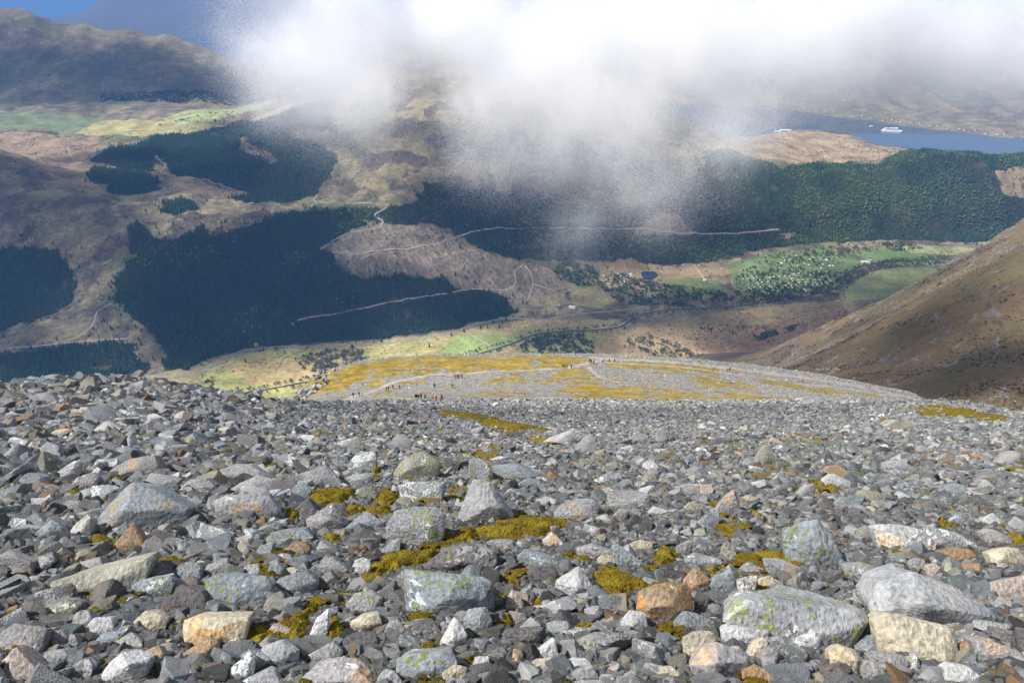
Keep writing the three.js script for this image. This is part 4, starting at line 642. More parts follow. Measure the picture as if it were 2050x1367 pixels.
  ['F', [[1370, 600], [1410, 520], [1600, 530], [1720, 570], [1640, 640], [1500, 675], [1400, 640]], 'grey', 'plain', null, []],
  ['F', [[1330, 1130], [1370, 1065], [1480, 1110], [1490, 1170], [1390, 1195]], 'white', 'plain', 'white quartz lump right of the tan-brown triangular stone', []],
  ['F', [[460, 580], [560, 480], [700, 390], [760, 390], [720, 480], [640, 540], [520, 595]], 'pale', 'band', null, []],
  ['F', [[640, 640], [700, 560], [880, 500], [940, 540], [920, 620], [760, 675]], 'mauve', 'band', null, []],
  ['F', [[550, 830], [640, 770], [760, 770], [830, 830], [720, 890], [600, 895]], 'mauve', 'plain', null, []],
  ['F', [[1460, 250], [1500, 230], [1600, 300], [1530, 338], [1490, 320]], 'white', 'plain', 'small bright white stone on the left scree below the skyline', []],
  ['F', [[590, 1160], [700, 1000], [840, 880], [870, 930], [790, 1080], [700, 1145]], 'pale', 'lichen', null, []],
  ['F', [[1700, 650], [1800, 570], [1960, 560], [2060, 640], [1960, 705], [1800, 705]], 'grey', 'plain', null, []],
  ['F', [[360, 290], [430, 200], [560, 250], [560, 360], [470, 405], [380, 370]], 'grey', 'plain', null, []],
  ['F', [[860, 1060], [910, 990], [980, 1020], [950, 1090], [880, 1108]], 'blue', 'plain', 'small blue tile-shaped stone at the left foot of the largest grey slab', []],
  ['F', [[40, 1050], [110, 930], [240, 950], [250, 1030], [150, 1080]], 'grey', 'crust', null, []],
  ['F', [[160, 560], [240, 500], [420, 540], [440, 610], [260, 660], [170, 640]], 'blue', 'plain', null, []],
  ['F', [[820, 350], [900, 290], [1010, 280], [1010, 350], [900, 380]], 'blue', 'plain', null, []],
  ['F', [[1380, 190], [1500, 110], [1680, 100], [1650, 170], [1500, 215]], 'grey', 'plain', null, []],
  ['F', [[430, 160], [520, 100], [650, 80], [660, 120], [520, 175]], 'tan', 'rust', null, []],
  ['F', [[1740, 830], [1850, 720], [1930, 770], [1880, 850], [1790, 870]], 'grey', 'plain', null, []],
  ['A', [[420, 470], [700, 380], [1080, 260], [1380, 190], [1440, 230], [1300, 370], [1220, 430], [1180, 500], [900, 495], [650, 540], [500, 555]], 'olive', 'band', 'long narrow grey-brown slab lying diagonally at the left', []],
  ['A', [[600, 330], [700, 230], [950, 160], [985, 270], [900, 330], [770, 355], [640, 345]], 'mauve', 'plain', 'mauve flat-topped stone above the long narrow diagonal slab', []],
  ['A', [[935, 1310], [1050, 1160], [1160, 1075], [1270, 1100], [1420, 1140], [1380, 1290], [1280, 1420], [940, 1420]], 'pale', 'plain', 'pale blue-grey angular block with a sharp ridge at the lower left edge', [[1200, 1200, 0.2]]],
  ['A', [[370, 700], [500, 620], [620, 570], [740, 640], [650, 720], [540, 745]], 'olive', 'lichen', null, []],
  ['A', [[1210, 830], [1380, 680], [1500, 700], [1600, 750], [1480, 870], [1330, 905], [1230, 870]], 'tan', 'rust', null, []],
  ['A', [[660, 860], [700, 700], [840, 660], [880, 740], [780, 900], [740, 945]], 'mauve', 'plain', null, []],
  ['A', [[770, 880], [890, 740], [1060, 740], [1080, 850], [960, 940], [790, 940]], 'pale', 'plain', null, []],
  ['A', [[-40, 900], [130, 800], [440, 850], [400, 1000], [330, 1150], [240, 1155], [-40, 1110]], 'mauve', 'rust', 'large pinkish-grey slab with orange stains at the left edge', []],
  ['A', [[-40, 1260], [50, 1120], [130, 1010], [240, 1170], [340, 1230], [380, 1300], [300, 1420], [-40, 1420]], 'pink', 'plain', 'brownish boulder in the bottom left corner with a moss patch on it', []],
  ['A', [[1440, 660], [1580, 570], [1720, 460], [1950, 500], [1980, 680], [1780, 740], [1600, 735]], 'dark', 'rust', null, []],
  ['A', [[560, 1310], [680, 1200], [820, 1120], [880, 1200], [780, 1320], [640, 1370]], 'mauve', 'crust', null, []],
  ['A', [[1215, 580], [1230, 440], [1330, 390], [1450, 380], [1620, 340], [1660, 400], [1500, 540], [1380, 585]], 'blue', 'crust', 'blue rock with white and black lichen crust right of the long narrow diagonal slab', []],
  ['A', [[1670, 260], [1800, 200], [1910, 250], [1910, 370], [1800, 435], [1690, 400]], 'blue', 'plain', null, []],
  ['A', [[1700, 1110], [1960, 935], [2060, 970], [2090, 1060], [2048, 1165], [1800, 1175]], 'brown', 'rust', 'rust-striped brown wedge below the long orange-topped slab', [[1950, 1060, 0.15]]],
  ['A', [[1100, 970], [1240, 880], [1340, 960], [1360, 1040], [1200, 1085], [1090, 1040]], 'pale', 'lichen', null, []],
  ['A', [[840, 650], [960, 540], [1060, 650], [960, 685]], 'blue', 'plain', null, []],
  ['A', [[405, 1000], [480, 870], [590, 860], [640, 950], [560, 1035], [440, 1045]], 'mauve', 'rust', null, []],
  ['A', [[1330, 1080], [1520, 1000], [1550, 1090], [1500, 1260], [1430, 1200], [1400, 1140]], 'olive', 'rust', null, []],
  ['A', [[330, 1170], [420, 1070], [600, 1050], [660, 1110], [520, 1205], [380, 1230]], 'blue', 'plain', null, []],
  ['A', [[240, 600], [330, 520], [480, 530], [470, 580], [340, 640], [270, 650]], 'blue', 'band', null, []],
  ['A', [[640, 1030], [650, 900], [710, 900], [740, 1010], [690, 1065]], 'mauve', 'plain', null, []],
  ['A', [[870, 990], [960, 900], [1130, 900], [1140, 940], [1000, 1020], [890, 1025]], 'blue', 'plain', null, []],
  ['P', [[360, 1264], [362, 1243], [395, 1236], [505, 1234], [496, 1252], [480, 1266], [480, 1278], [420, 1300], [375, 1293], [360, 1282]], 'tan', 'rust', 'long slab with an orange top and lichened front, left of the bottom moss beds', [[420, 1262, 0.08]]],
  ['B', [[20, 390], [150, 330], [400, 350], [640, 350], [690, 440], [600, 560], [420, 600], [330, 700], [240, 690], [160, 570], [30, 470]], 'blue', 'lichen', 'grooved blue-grey slab with yellow lichen patches left of bottom centre', []],
  ['B', [[660, 460], [750, 370], [1000, 290], [1130, 380], [1140, 420], [940, 520], [720, 575], [690, 520]], 'blue', 'plain', 'smooth blue-grey rock right of the grooved lichen slab', [[900, 440, 0.12]]],
  ['B', [[30, 320], [60, 240], [280, 170], [270, 250], [180, 310], [50, 350]], 'grey', 'plain', null, []],
  ['B', [[1435, 300], [1470, 200], [1560, 165], [1630, 200], [1630, 290], [1560, 345], [1450, 350]], 'pale', 'plain', 'pale five-sided stone beside the moss above the lichen-spotted block', []],
  ['B', [[1410, 790], [1560, 700], [1700, 690], [1740, 800], [1690, 910], [1560, 890], [1470, 875]], 'tan', 'plain', 'cream-tan block left of the large lichen-spotted block', [[1580, 810, 0.2]]],
  ['B', [[560, 1030], [780, 950], [870, 1010], [950, 1050], [940, 1210], [690, 1245], [580, 1190]], 'grey', 'plain', 'grey cube-shaped stone with a dark peak in front of the moss beds', [[800, 1110, 0.2]]],
  ['B', [[1030, 940], [1110, 740], [1230, 650], [1220, 810], [1150, 920], [1080, 995]], 'pale', 'crust', 'white-streaked stone standing between two moss beds near the bottom', []],
  ['B', [[620, 890], [680, 810], [880, 870], [760, 938], [650, 935]], 'pink', 'plain', 'pinkish-white flat stone resting on a moss bed', []],
  ['B', [[370, 1360], [640, 1260], [720, 1280], [800, 1420], [380, 1420]], 'grey', 'band', null, []],
  ['B', [[920, 1360], [1000, 1290], [1270, 1240], [1500, 1260], [1660, 1350], [1660, 1420], [930, 1420]], 'mauve', 'rust', 'broad speckled slab at the bottom edge left of centre', []],
  ['B', [[1380, 620], [1480, 510], [1640, 480], [1750, 560], [1700, 660], [1480, 725], [1400, 680]], 'grey', 'lichen', null, []],
  ['B', [[1750, 880], [1800, 780], [1900, 760], [1960, 850], [1930, 930], [1760, 955]], 'mauve', 'rust', null, []],
  ['B', [[1350, 990], [1400, 910], [1680, 920], [1710, 1000], [1640, 1040], [1450, 1055]], 'dark', 'plain', null, []],
  ['B', [[1010, 1110], [1280, 960], [1370, 1080], [1250, 1170], [1090, 1205]], 'grey', 'rust', null, []],
  ['B', [[220, 1080], [260, 970], [360, 920], [390, 980], [330, 1080], [240, 1145]], 'tan', 'plain', null, []],
  ['B', [[1290, 1160], [1370, 1105], [1440, 1170], [1430, 1230], [1340, 1228]], 'tan', 'plain', null, []],
  ['B', [[150, 1360], [260, 1250], [470, 1070], [530, 1120], [500, 1250], [380, 1330], [220, 1400]], 'grey', 'crust', null, []],
  ['B', [[1680, 1330], [1740, 1250], [1860, 1260], [1940, 1367], [1930, 1420], [1680, 1420]], 'grey', 'plain', null, []],
  ['B', [[1090, 280], [1150, 210], [1260, 170], [1420, 290], [1300, 300], [1180, 335]], 'blue', 'rust', null, []],
  ['B', [[380, 330], [420, 250], [550, 230], [590, 350], [470, 355]], 'pale', 'plain', null, []],
  ['B', [[640, 310], [660, 240], [750, 240], [850, 320], [740, 375]], 'blue', 'plain', null, []],
  ['B', [[50, 600], [60, 510], [150, 500], [155, 600], [100, 655]], 'pale', 'plain', 'oval pale cobble at the left end of the grooved lichen slab', []],
  ['I', [[1470, 420], [1580, 230], [1640, 250], [1690, 400], [1650, 440], [1550, 472]], 'olive', 'rust', 'tan-faced pointed rock standing on the fine scree right of centre', [[1590, 380, 0.15]]],
  ['I', [[265, 200], [370, 100], [460, 170], [400, 240], [290, 255]], 'grey', 'plain', null, []],
  ['I', [[530, 140], [600, 80], [650, 120], [650, 200], [560, 235]], 'grey', 'plain', null, []],
  ['I', [[1110, 870], [1180, 740], [1300, 660], [1350, 800], [1320, 900], [1220, 945], [1150, 920]], 'mauve', 'rust', 'tall tan-grey rock with small blue stones against it right of centre', [[1250, 820, 0.1]]],
  ['I', [[980, 930], [1080, 870], [1160, 880], [1150, 960], [1000, 1075], [970, 1010]], 'blue', 'plain', null, []],
  ['I', [[720, 640], [850, 610], [990, 610], [950, 740], [780, 745]], 'mauve', 'plain', null, []],
  ['I', [[950, 740], [970, 620], [1080, 610], [1090, 700], [1040, 755]], 'pink', 'plain', null, []],
  ['I', [[50, 740], [100, 680], [280, 690], [520, 720], [500, 790], [300, 850], [90, 845]], 'grey', 'band', null, []],
  ['I', [[1460, 600], [1580, 565], [1610, 620], [1560, 680], [1470, 665]], 'pale', 'plain', null, []],
  ['I', [[390, 590], [440, 510], [540, 520], [560, 600], [460, 618]], 'olive', 'plain', null, []],
  ['I', [[800, 850], [870, 790], [1010, 810], [1000, 900], [850, 885]], 'olive', 'lichen', null, []],
  ['I', [[1860, 740], [1960, 620], [2060, 600], [2050, 680], [1920, 765]], 'grey', 'plain', null, []],
  ['I', [[1370, 760], [1430, 730], [1560, 760], [1530, 790], [1400, 795]], 'tan', 'plain', null, []],
  ['I', [[110, 930], [200, 840], [280, 860], [220, 970], [150, 985]], 'mauve', 'rust', null, []],
  ['I', [[460, 880], [540, 830], [660, 870], [600, 910], [500, 915]], 'pale', 'plain', null, []],
  ['I', [[1040, 220], [1120, 180], [1270, 190], [1290, 250], [1120, 255]], 'dark', 'plain', 'dark thin slab on edge in the fine scree right of centre', []],
  ['I', [[400, 500], [410, 420], [490, 370], [590, 460], [560, 505]], 'pale', 'rust', null, []],
  ['I', [[820, 520], [900, 450], [1000, 450], [1000, 540], [850, 560]], 'grey', 'plain', null, []],
  ['P', [[150, 788], [165, 760], [185, 752], [190, 775], [178, 790]], 'olive', 'plain', 'blocky grey-green boulder on the left skyline', []],
  ['P', [[38, 772], [52, 761], [62, 768], [60, 778], [42, 780]], 'pale', 'plain', null, []],
  ['P', [[50, 812], [68, 788], [98, 785], [112, 800], [100, 815]], 'grey', 'plain', null, []],
];
const MOSS = [
  ['H', [[830, 1040], [1000, 990], [1200, 1012], [1290, 900], [1450, 930], [1620, 940], [1740, 920], [1900, 970], [1800, 1050], [1650, 1060], [1540, 1130], [1400, 1160], [1200, 1170], [960, 1130]], 'long golden moss bed at the foot of the big grey pyramid rock'],
  ['H', [[620, 1190], [700, 1100], [780, 1040], [900, 1050], [980, 1150], [900, 1180], [760, 1200], [640, 1210]], 'golden moss mound between the lichen-thick square rock and the pyramid rock'],
  ['P', [[720, 1165], [757, 1112], [800, 1098], [850, 1104], [890, 1092], [885, 1110], [855, 1130], [800, 1140], [760, 1155], [735, 1172]], 'golden moss bed above the large lichen-spotted block'],
  ['P', [[1183, 1150], [1200, 1133], [1240, 1133], [1265, 1150], [1290, 1160], [1325, 1165], [1310, 1180], [1270, 1185], [1275, 1200], [1240, 1202], [1210, 1190], [1190, 1175]], 'round golden moss cushion left of the large brown boulder'],
  ['P', [[1470, 1125], [1500, 1112], [1540, 1103], [1580, 1108], [1625, 1130], [1615, 1138], [1560, 1126], [1530, 1125], [1490, 1140], [1468, 1152]], 'long moss strip ending at the pointed rock with lichen dots'],
  ['P', [[475, 1305], [490, 1265], [520, 1248], [545, 1255], [565, 1235], [595, 1222], [620, 1205], [645, 1205], [635, 1230], [625, 1260], [610, 1295], [590, 1290], [565, 1275], [530, 1285], [500, 1310]], 'bright moss bed with a pinkish flat stone resting on it'],
  ['P', [[645, 1285], [655, 1245], [668, 1225], [690, 1245], [703, 1262], [690, 1278]], 'dark golden moss right of the white-streaked stone'],
  ['G', [[1000, 760], [1060, 690], [1200, 680], [1290, 660], [1540, 700], [1500, 740], [1360, 800], [1200, 830], [1050, 820]], 'moss bed above the pointed streaky rock'],
  ['G', [[780, 880], [850, 840], [960, 880], [990, 920], [880, 990], [800, 950]], 'moss clump right of the broad grey boulder with the lip'],
  ['G', [[1310, 850], [1480, 830], [1640, 850], [1860, 840], [1860, 890], [1720, 930], [1560, 880], [1450, 940], [1370, 900]], 'moss band right of the pointed streaky rock'],
  ['G', [[1600, 800], [1740, 730], [1880, 690], [1950, 800], [1800, 830]], 'moss mound above the lichen-thick square rock'],
  ['G', [[1110, 1150], [1200, 1110], [1340, 1110], [1380, 1170], [1250, 1195]], 'moss cushion below the pointed streaky rock'],
  ['F', [[590, 720], [700, 680], [840, 650], [830, 770], [740, 780], [610, 750]], 'bright green-gold moss patch left of the dark grey cube-shaped rock'],
  ['F', [[830, 1140], [900, 1100], [1050, 1100], [1090, 1150], [980, 1230], [880, 1190]], 'dark moss left of the tan-brown triangular stone'],
  ['F', [[150, 680], [280, 650], [360, 650], [350, 710], [200, 705]], 'thin moss strip near the left edge'],
  ['F', [[930, 610], [1100, 560], [1220, 550], [1180, 600], [1000, 635]], 'moss strip behind the dark grey cube-shaped rock'],
  ['A', [[40, 390], [130, 330], [260, 330], [330, 380], [400, 430], [300, 450], [200, 475], [130, 460]], 'grassy golden moss tuft near the left edge above the long slab'],
  ['A', [[790, 530], [850, 470], [980, 480], [990, 550], [880, 595]], 'small round moss cushion under the long narrow diagonal slab'],
  ['C', [[890, 740], [1000, 700], [1180, 650], [1240, 690], [1120, 740], [1100, 860], [960, 890], [900, 800]], 'moss bed under the pink angular stone'],
  ['C', [[910, 530], [1040, 480], [1020, 600], [920, 605]], 'rusty moss tuft left of the pink angular stone'],
  ['C', [[1240, 600], [1390, 540], [1400, 650], [1330, 700]], 'moss tuft right of the pink angular stone'],
  ['C', [[1640, 850], [1720, 800], [1900, 790], [1940, 880], [1780, 925]], 'moss patch among rubble below the pale faceted block'],
  ['C', [[890, 310], [1010, 320], [1180, 410], [1150, 450], [990, 405]], 'brownish moss right of the white-crusted dark rock'],
  ['C', [[130, 990], [330, 970], [390, 1040], [330, 1110], [150, 1060]], 'dark moss under the crusted stone at bottom centre'],
  ['C', [[560, 1150], [650, 1110], [730, 1110], [660, 1195]], 'tiny moss tuft below the white pyramid stone'],
  ['D', [[480, 210], [540, 120], [600, 40], [680, 70], [760, 170], [720, 250], [560, 255]], 'moss patch right of the cream brick-shaped stone'],
  ['D', [[330, 290], [470, 240], [600, 290], [440, 325]], 'thin moss edge behind the round golden cushion'],
  ['D', [[970, 260], [1120, 270], [1200, 220], [1270, 240], [1160, 320], [1070, 375]], 'moss behind the triangular blue-green slab'],
  ['J', [[1200, 960], [1260, 920], [1380, 1000], [1480, 1040], [1240, 1035]], 'dark moss clump above the white-topped slab at the right'],
  ['J', [[1330, 870], [1380, 820], [1460, 860], [1400, 905]], 'dark mossy hump on the scree at the right'],
  ['J', [[1860, 1080], [1960, 1080], [2090, 1130], [2090, 1210], [1960, 1185]], 'golden moss at the right edge'],
  ['J', [[130, 620], [200, 610], [330, 680], [240, 720], [150, 695]], 'golden moss tuft right of centre in front of a pale stone'],
  ['J', [[1780, 1000], [1880, 990], [1870, 1030], [1800, 1042]], 'tiny moss tuft near the right edge'],
  ['E', [[270, 0], [330, 40], [320, 120], [280, 70]], 'moss right of the pointed rock with lichen dots'],
  ['I', [[560, 640], [690, 640], [680, 672], [600, 662]], 'tiny moss strip in the fine scree right of the pyramid rock'],
  ['I', [[1400, 860], [1480, 860], [1560, 920], [1520, 945]], 'moss tuft right of the tall tan-grey rock'],
  ['I', [[20, 840], [90, 840], [100, 890], [30, 905]], 'moss tuft right of the long moss bed'],
  ['I', [[1210, 940], [1320, 940], [1300, 1000], [1220, 995]], 'dark moss at the foot of the tall tan-grey rock'],
  ['H', [[910, 20], [1100, 10], [1300, 50], [1500, 80], [1700, 120], [1560, 142], [1400, 110], [1280, 150], [1100, 150], [1160, 100], [960, 70]], 'long dark-gold moss streak across the far scree in the middle'],
  ['P', [[868, 826], [920, 828], [980, 836], [1000, 844], [940, 842], [890, 836]], 'thin moss streak above the long dark-gold one in the middle'],
  ['G', [[620, 430], [700, 420], [780, 460], [740, 500], [630, 480]], 'moss patch among boulders left of the middle'],
  ['G', [[1580, 470], [1660, 440], [1740, 500], [1700, 590], [1640, 590]], 'dark moss under the slanted tan rock'],
  ['P', [[1805, 818], [1840, 808], [1900, 812], [1950, 820], [2000, 830], [2040, 842], [1990, 845], [1930, 838], [1860, 835]], 'broad moss patch below the right skyline'],
  ['F', [[360, 90], [440, 90], [480, 120], [400, 142]], 'small moss patch near the left skyline beside a tan stone'],
  ['F', [[860, 50], [960, 40], [1060, 90], [950, 102]], 'moss patch below the left skyline'],
  ['F', [[60, 290], [200, 260], [310, 300], [120, 322]], 'moss strip at the left edge below the skyline'],
  ['F', [[1640, 700], [1740, 690], [1790, 750], [1700, 800], [1640, 760]], 'dark moss right of the largest grey slab'],
  ['H', [[640, 660], [740, 640], [740, 680], [660, 690]], 'tiny moss tuft left of the upright grey block'],
];
// --- build them
const up3 = new THREE.Vector3(0, 1, 0);
function slopeNormal(x, z, e = 0.25) { const h = (a, b) => nearField.base(a, -b); return new THREE.Vector3(h(x - e, z) - h(x + e, z), 2 * e, h(x, z - e) - h(x, z + e)).normalize(); }
const heroes = [], mossG = [];
{
  let seed = 1000;
  for (const [crop, outline, color, tex, label, bulges] of ROCKS) {
    seed++;
    const P = outline.map(([x, y]) => cropPt(crop, x, y)), xs = P.map((p) => p[0]), ys = P.map((p) => p[1]), x0 = Math.min(...xs), x1 = Math.max(...xs), y0 = Math.min(...ys), y1 = Math.max(...ys), cx = (x0 + x1) / 2;
    const foot = hitNear(clamp(cx, 5, 2045), Math.min(y1 - 0.12 * (y1 - y0), 1420)); if (!foot) { console.log('no ground', label, cx, y1); continue; }
    const zf = -foot.z, dist = foot.length(), w = (x1 - x0) / FPX * dist, hh = (y1 - y0) / FPX * dist;
    const lean = 0.55 * hh, r = rng(seed), pts = [];
    const place = (px, py, dz) => { const d = view(px, py), k = zf + dz; return new THREE.Vector3(d.x / d.f * k, d.y / d.f * k, -k); };
    for (const [px, py] of P) { const v = (y1 - py) / (y1 - y0 + 1e-6); pts.push(place(px, py, lean * v)); }
    const mid = place(cx, (y0 + y1) / 2, lean * 0.5), back = Math.max(0.42 * w, 0.5 * hh);
    for (const p of pts.slice()) { const q = p.clone().lerp(mid, 0.28); q.z -= back * (0.8 + 0.3 * r()); q.y -= 0.25 * hh + 0.28 * back; pts.push(q); }
    for (const [bx, by, k] of (bulges.length ? bulges : [[lerp(-1, 1, r()), 0, 0.05]])) { let px, py; if (bulges.length) [px, py] = cropPt(crop, bx, by); else { px = cx + bx * 0.12 * (x1 - x0); py = lerp(y0, y1, 0.55 + 0.15 * r()); } const v = (y1 - py) / (y1 - y0); pts.push(place(px, py, lean * v - k * w)); }
    for (const s of [-0.32, 0.32]) { const q = place(cx + s * (x1 - x0), y1, 0); q.y -= 0.28 * hh; pts.push(q); }
    const c = new THREE.Vector3(); pts.forEach((p) => c.add(p)); c.divideScalar(pts.length);
    const hull = new ConvexHull().setFromPoints(pts.map((p) => p.clone().sub(c))), planes = [];
    for (const f of hull.faces) { const n = f.normal, d = f.constant; if (!(d > 1e-5)) continue; const same = planes.find((q) => q[0] * n.x + q[1] * n.y + q[2] * n.z > 0.985); if (same) { if (f.area > same[4]) { same[0] = n.x; same[1] = n.y; same[2] = n.z; same[3] = d; same[4] = f.area; } } else planes.push([n.x, n.y, n.z, d, f.area]); }
    const loc = pts.map((p) => p.clone().sub(c));   // chipped edges: small cuts that only take the corners off
    for (let i = 0; i < 16; i++) { const n = new THREE.Vector3(r() - 0.5, r() - 0.35, r() - 0.3).normalize(); let d = 0; for (const q of loc) d = Math.max(d, q.dot(n)); if (d > 1e-4) planes.push([n.x, n.y, n.z, d * (0.88 + 0.1 * r()), 0]); }
    const size = (w + hh) / 3, wpx = x1 - x0, detail = wpx > 120 ? 22 : wpx > 60 ? 15 : 9;
    const g = rockGeometry(planes, detail, seed, { sharp: 100, rough: 0.02, crease: 0.4, size, uvScale: wpx > 120 ? 0.9 : 1.4, stretch: [w, hh + 0.3 * back, back] });
    const m = new THREE.Mesh(g, rockMat(color, tex)); m.position.copy(c);
    heroes.push({ m, px: cx, py: (y0 + y1) / 2, w: wpx, h: y1 - y0, color, tex, label, c, rad: w * 0.45, back, planes, P, zf });
  }
}
// a stone that would stand between the photographer and one of these is left out
const hides = (x, y, z, r) => { if (z < -45) return false; const q = pxOf(x, y, z), zf = -z; if (zf > 14 && r() < 0.35) return false; for (const h of heroes) { if (zf > h.zf + 0.3 * h.back || Math.abs(q[0] - h.px) > h.w * 0.5 || Math.abs(q[1] - h.py) > h.h * 0.5) continue; const k = q[1] > h.py + 0.3 * h.h ? 0.5 : 0; if (inPoly(h.P, q[0], q[1]) && r() > k) return true; } for (const m of mossG) if (q[0] > m.px0 && q[0] < m.px1 && zf < m.zf + 0.2 && inPoly(m.P, q[0], q[1]) && r() > 0.07) return true; return false; };
const insideHero = (x, y, z, margin = 0) => { for (const h of heroes) { const dx = x - h.c.x, dz = z - h.c.z; if (Math.abs(dx) > h.rad * 2.2 || Math.abs(dz) > h.rad * 2.4) continue; let inn = true; for (const p of h.planes) if (p[0] * dx + p[1] * (y - h.c.y) + p[2] * dz > p[3] + margin) { inn = false; break; } if (inn) return true; } return false; };
// moss: cushions of short shoots
const mossMat = (() => {
  const W = 512, D = new Uint8Array(W * W * 4), Bm = new Uint8Array(W * W * 4), r = rng(555);
  for (let j = 0; j < W; j++) for (let i = 0; i < W; i++) { const k = (j * W + i) * 4, u = i / W, v = j / W, a = fp2(u, v, 6, 4), f = fp2(u + 0.3, v + 0.1, 64, 3), q = smooth(-0.3, 0.35, a), g = clamp(0.78 + 0.9 * f + 0.35 * (r() - 0.5), 0.12, 1.8); D[k] = toByte(lerp(0.16, 0.255, q) * g); D[k + 1] = toByte(lerp(0.11, 0.20, q) * g); D[k + 2] = toByte(lerp(0.016, 0.022, q) * g); D[k + 3] = 255; Bm[k] = Bm[k + 1] = Bm[k + 2] = clamp(128 + 260 * f, 0, 255); Bm[k + 3] = 255; }
  const mk = (d, s) => { const t = new THREE.DataTexture(d, W, W); if (s) t.colorSpace = THREE.SRGBColorSpace; t.magFilter = THREE.LinearFilter; t.wrapS = t.wrapT = THREE.RepeatWrapping; t.needsUpdate = true; return t; };
  return new THREE.MeshPhysicalMaterial({ map: mk(D, true), bumpMap: mk(Bm, false), bumpScale: 0.012, roughness: 1, specularIntensity: 0.1, sheen: 0.2, sheenRoughness: 0.8, sheenColor: rgb(0.4, 0.3, 0.05) });
})();
for (const [crop, outline, label] of MOSS) {
  const P = outline.map(([x, y]) => cropPt(crop, x, y)), G3 = P.map(([x, y]) => hitNear(x, Math.min(y, 1420))); if (G3.some((p) => !p)) { console.log('moss off ground', label); continue; }
  const G = G3.map((p) => [p.x, p.z]), zf = G.reduce((s, p) => s - p[1], 0) / G.length;
  const xs = G.map((p) => p[0]), zs = G.map((p) => p[1]), x0 = Math.min(...xs), x1 = Math.max(...xs), z0 = Math.min(...zs), z1 = Math.max(...zs);
  const step = Math.max(0.0045 * zf * 0.55, Math.sqrt((x1 - x0) * (z1 - z0) / 9000)), nx = Math.max(4, Math.ceil((x1 - x0) / step) + 2), nz = Math.max(4, Math.ceil((z1 - z0) / step) + 2), H = 0.65 * Math.min(0.03 + 0.012 * zf, 0.16 * Math.min(x1 - x0, z1 - z0) + 0.03);
  const edge = (x, z) => { let b = 1e9; for (let i = 0, j = G.length - 1; i < G.length; j = i++) { const dx = G[j][0] - G[i][0], dz = G[j][1] - G[i][1], k = clamp(((x - G[i][0]) * dx + (z - G[i][1]) * dz) / (dx * dx + dz * dz + 1e-9), 0, 1); b = Math.min(b, Math.hypot(x - G[i][0] - dx * k, z - G[i][1] - dz * k)); } return inPoly(G, x, z) ? b : -b; };
  const pos = [], uv = [], idx = [], ok = [], r = rng(Math.round(x0 * 1000) | 7), soft = Math.min(x1 - x0, z1 - z0) * 0.28 + 0.01;
  for (let i = 0; i <= nx; i++) for (let j = 0; j <= nz; j++) {
    const x = x0 + (i - 1) * step, z = z0 + (j - 1) * step, e = edge(x + 0.9 * soft * fbm2(x / soft, z / soft, 4), z + 0.9 * soft * fbm2(x / soft + 20, z / soft, 4)), mask = zf > 11 ? smooth(-0.16, 0.1, fbm2(x / (0.05 * zf), z / (0.05 * zf), 4)) : 1, k = smooth(-0.12 * soft, soft, e) * mask;
    const lump = 0.5 + 0.6 * fbm2(x / (0.5 * soft + 0.05), z / (0.5 * soft + 0.05), 3);
    pos.push(x + (r() - 0.5) * step * 0.8, nearField.h(x, z) - 0.03 + (H + 0.03) * Math.sqrt(k) * (0.65 + 0.5 * lump) + Math.min(0.022, step * 1.5) * (r() - 0.35) * (e > 0 ? 1 : 0), z + (r() - 0.5) * step * 0.8);
    uv.push(x / 0.7, z / 0.7); ok.push(e > -0.12 * soft && mask > 0.12);
  }
  for (let i = 0; i < nx; i++) for (let j = 0; j < nz; j++) { const a = i * (nz + 1) + j, b = a + nz + 1; if (ok[a] || ok[b] || ok[a + 1] || ok[b + 1]) idx.push(a, a + 1, b, b, a + 1, b + 1); }
  if (!idx.length) continue;
  const m = new THREE.Mesh(geo(pos, idx, uv), mossMat); tag(m, label, 'moss', 'moss cushions on the scree'); add(m, zf > 11 ? 'moss_patch' : 'moss_cushion'); if (zf > 11) m.userData.kind = 'stuff';
  mossG.push({ G, x0, x1, z0, z1, P, zf, px0: Math.min(...P.map((p) => p[0])), px1: Math.max(...P.map((p) => p[0])) });
}
const inMoss = (x, z) => mossG.some((m) => x > m.x0 && x < m.x1 && z > m.z0 && z < m.z1 && inPoly(m.G, x, z));
// ---------------------------------------------------------------- the scree: named stones first, then the uncountable rest
const stoneShapes = []; { const r = rng(4242); for (let i = 0; i < 20; i++) { const b = 0.13 + 0.20 * r() * r() + 0.04 * r(); stoneShapes.push(rockGeometry(randomPlanes(r, 0.5, b, 0.26 + 0.24 * r(), 3 + Math.floor(r() * 6)), 6, 7000 + i, { sharp: 110, rough: 0.02, size: 0.5, uvScale: 0.55, stretch: [1, b * 2.2, 0.8], crease: 0.4 })); } }
const bigShapes = []; { const r = rng(4343); for (let i = 0; i < 14; i++) bigShapes.push(rockGeometry(randomPlanes(r, 0.5, 0.2 + 0.18 * r(), 0.28 + 0.22 * r(), 5 + Math.floor(r() * 5)), 12, 7100 + i, { sharp: 110, rough: 0.02, size: 0.5, uvScale: 0.6, crease: 0.4 })); }
const palette = (r) => { const q = r(); return q < 0.42 ? 'grey' : q < 0.57 ? 'blue' : q < 0.66 ? 'mauve' : q < 0.77 ? 'pale' : q < 0.84 ? 'olive' : q < 0.905 ? 'dark' : q < 0.94 ? 'tan' : q < 0.958 ? 'pink' : q < 0.97 ? 'brown' : q < 0.975 ? 'rust' : 'white'; };
const surface = (r, c) => { const q = r(); return c === 'tan' || c === 'white' || c === 'pink' ? 'plain' : c === 'rust' || c === 'brown' ? 'rust' : q < 0.44 ? 'plain' : q < 0.70 ? 'band' : q < 0.76 ? 'rust' : q < 0.91 ? 'crust' : 'lichen'; };
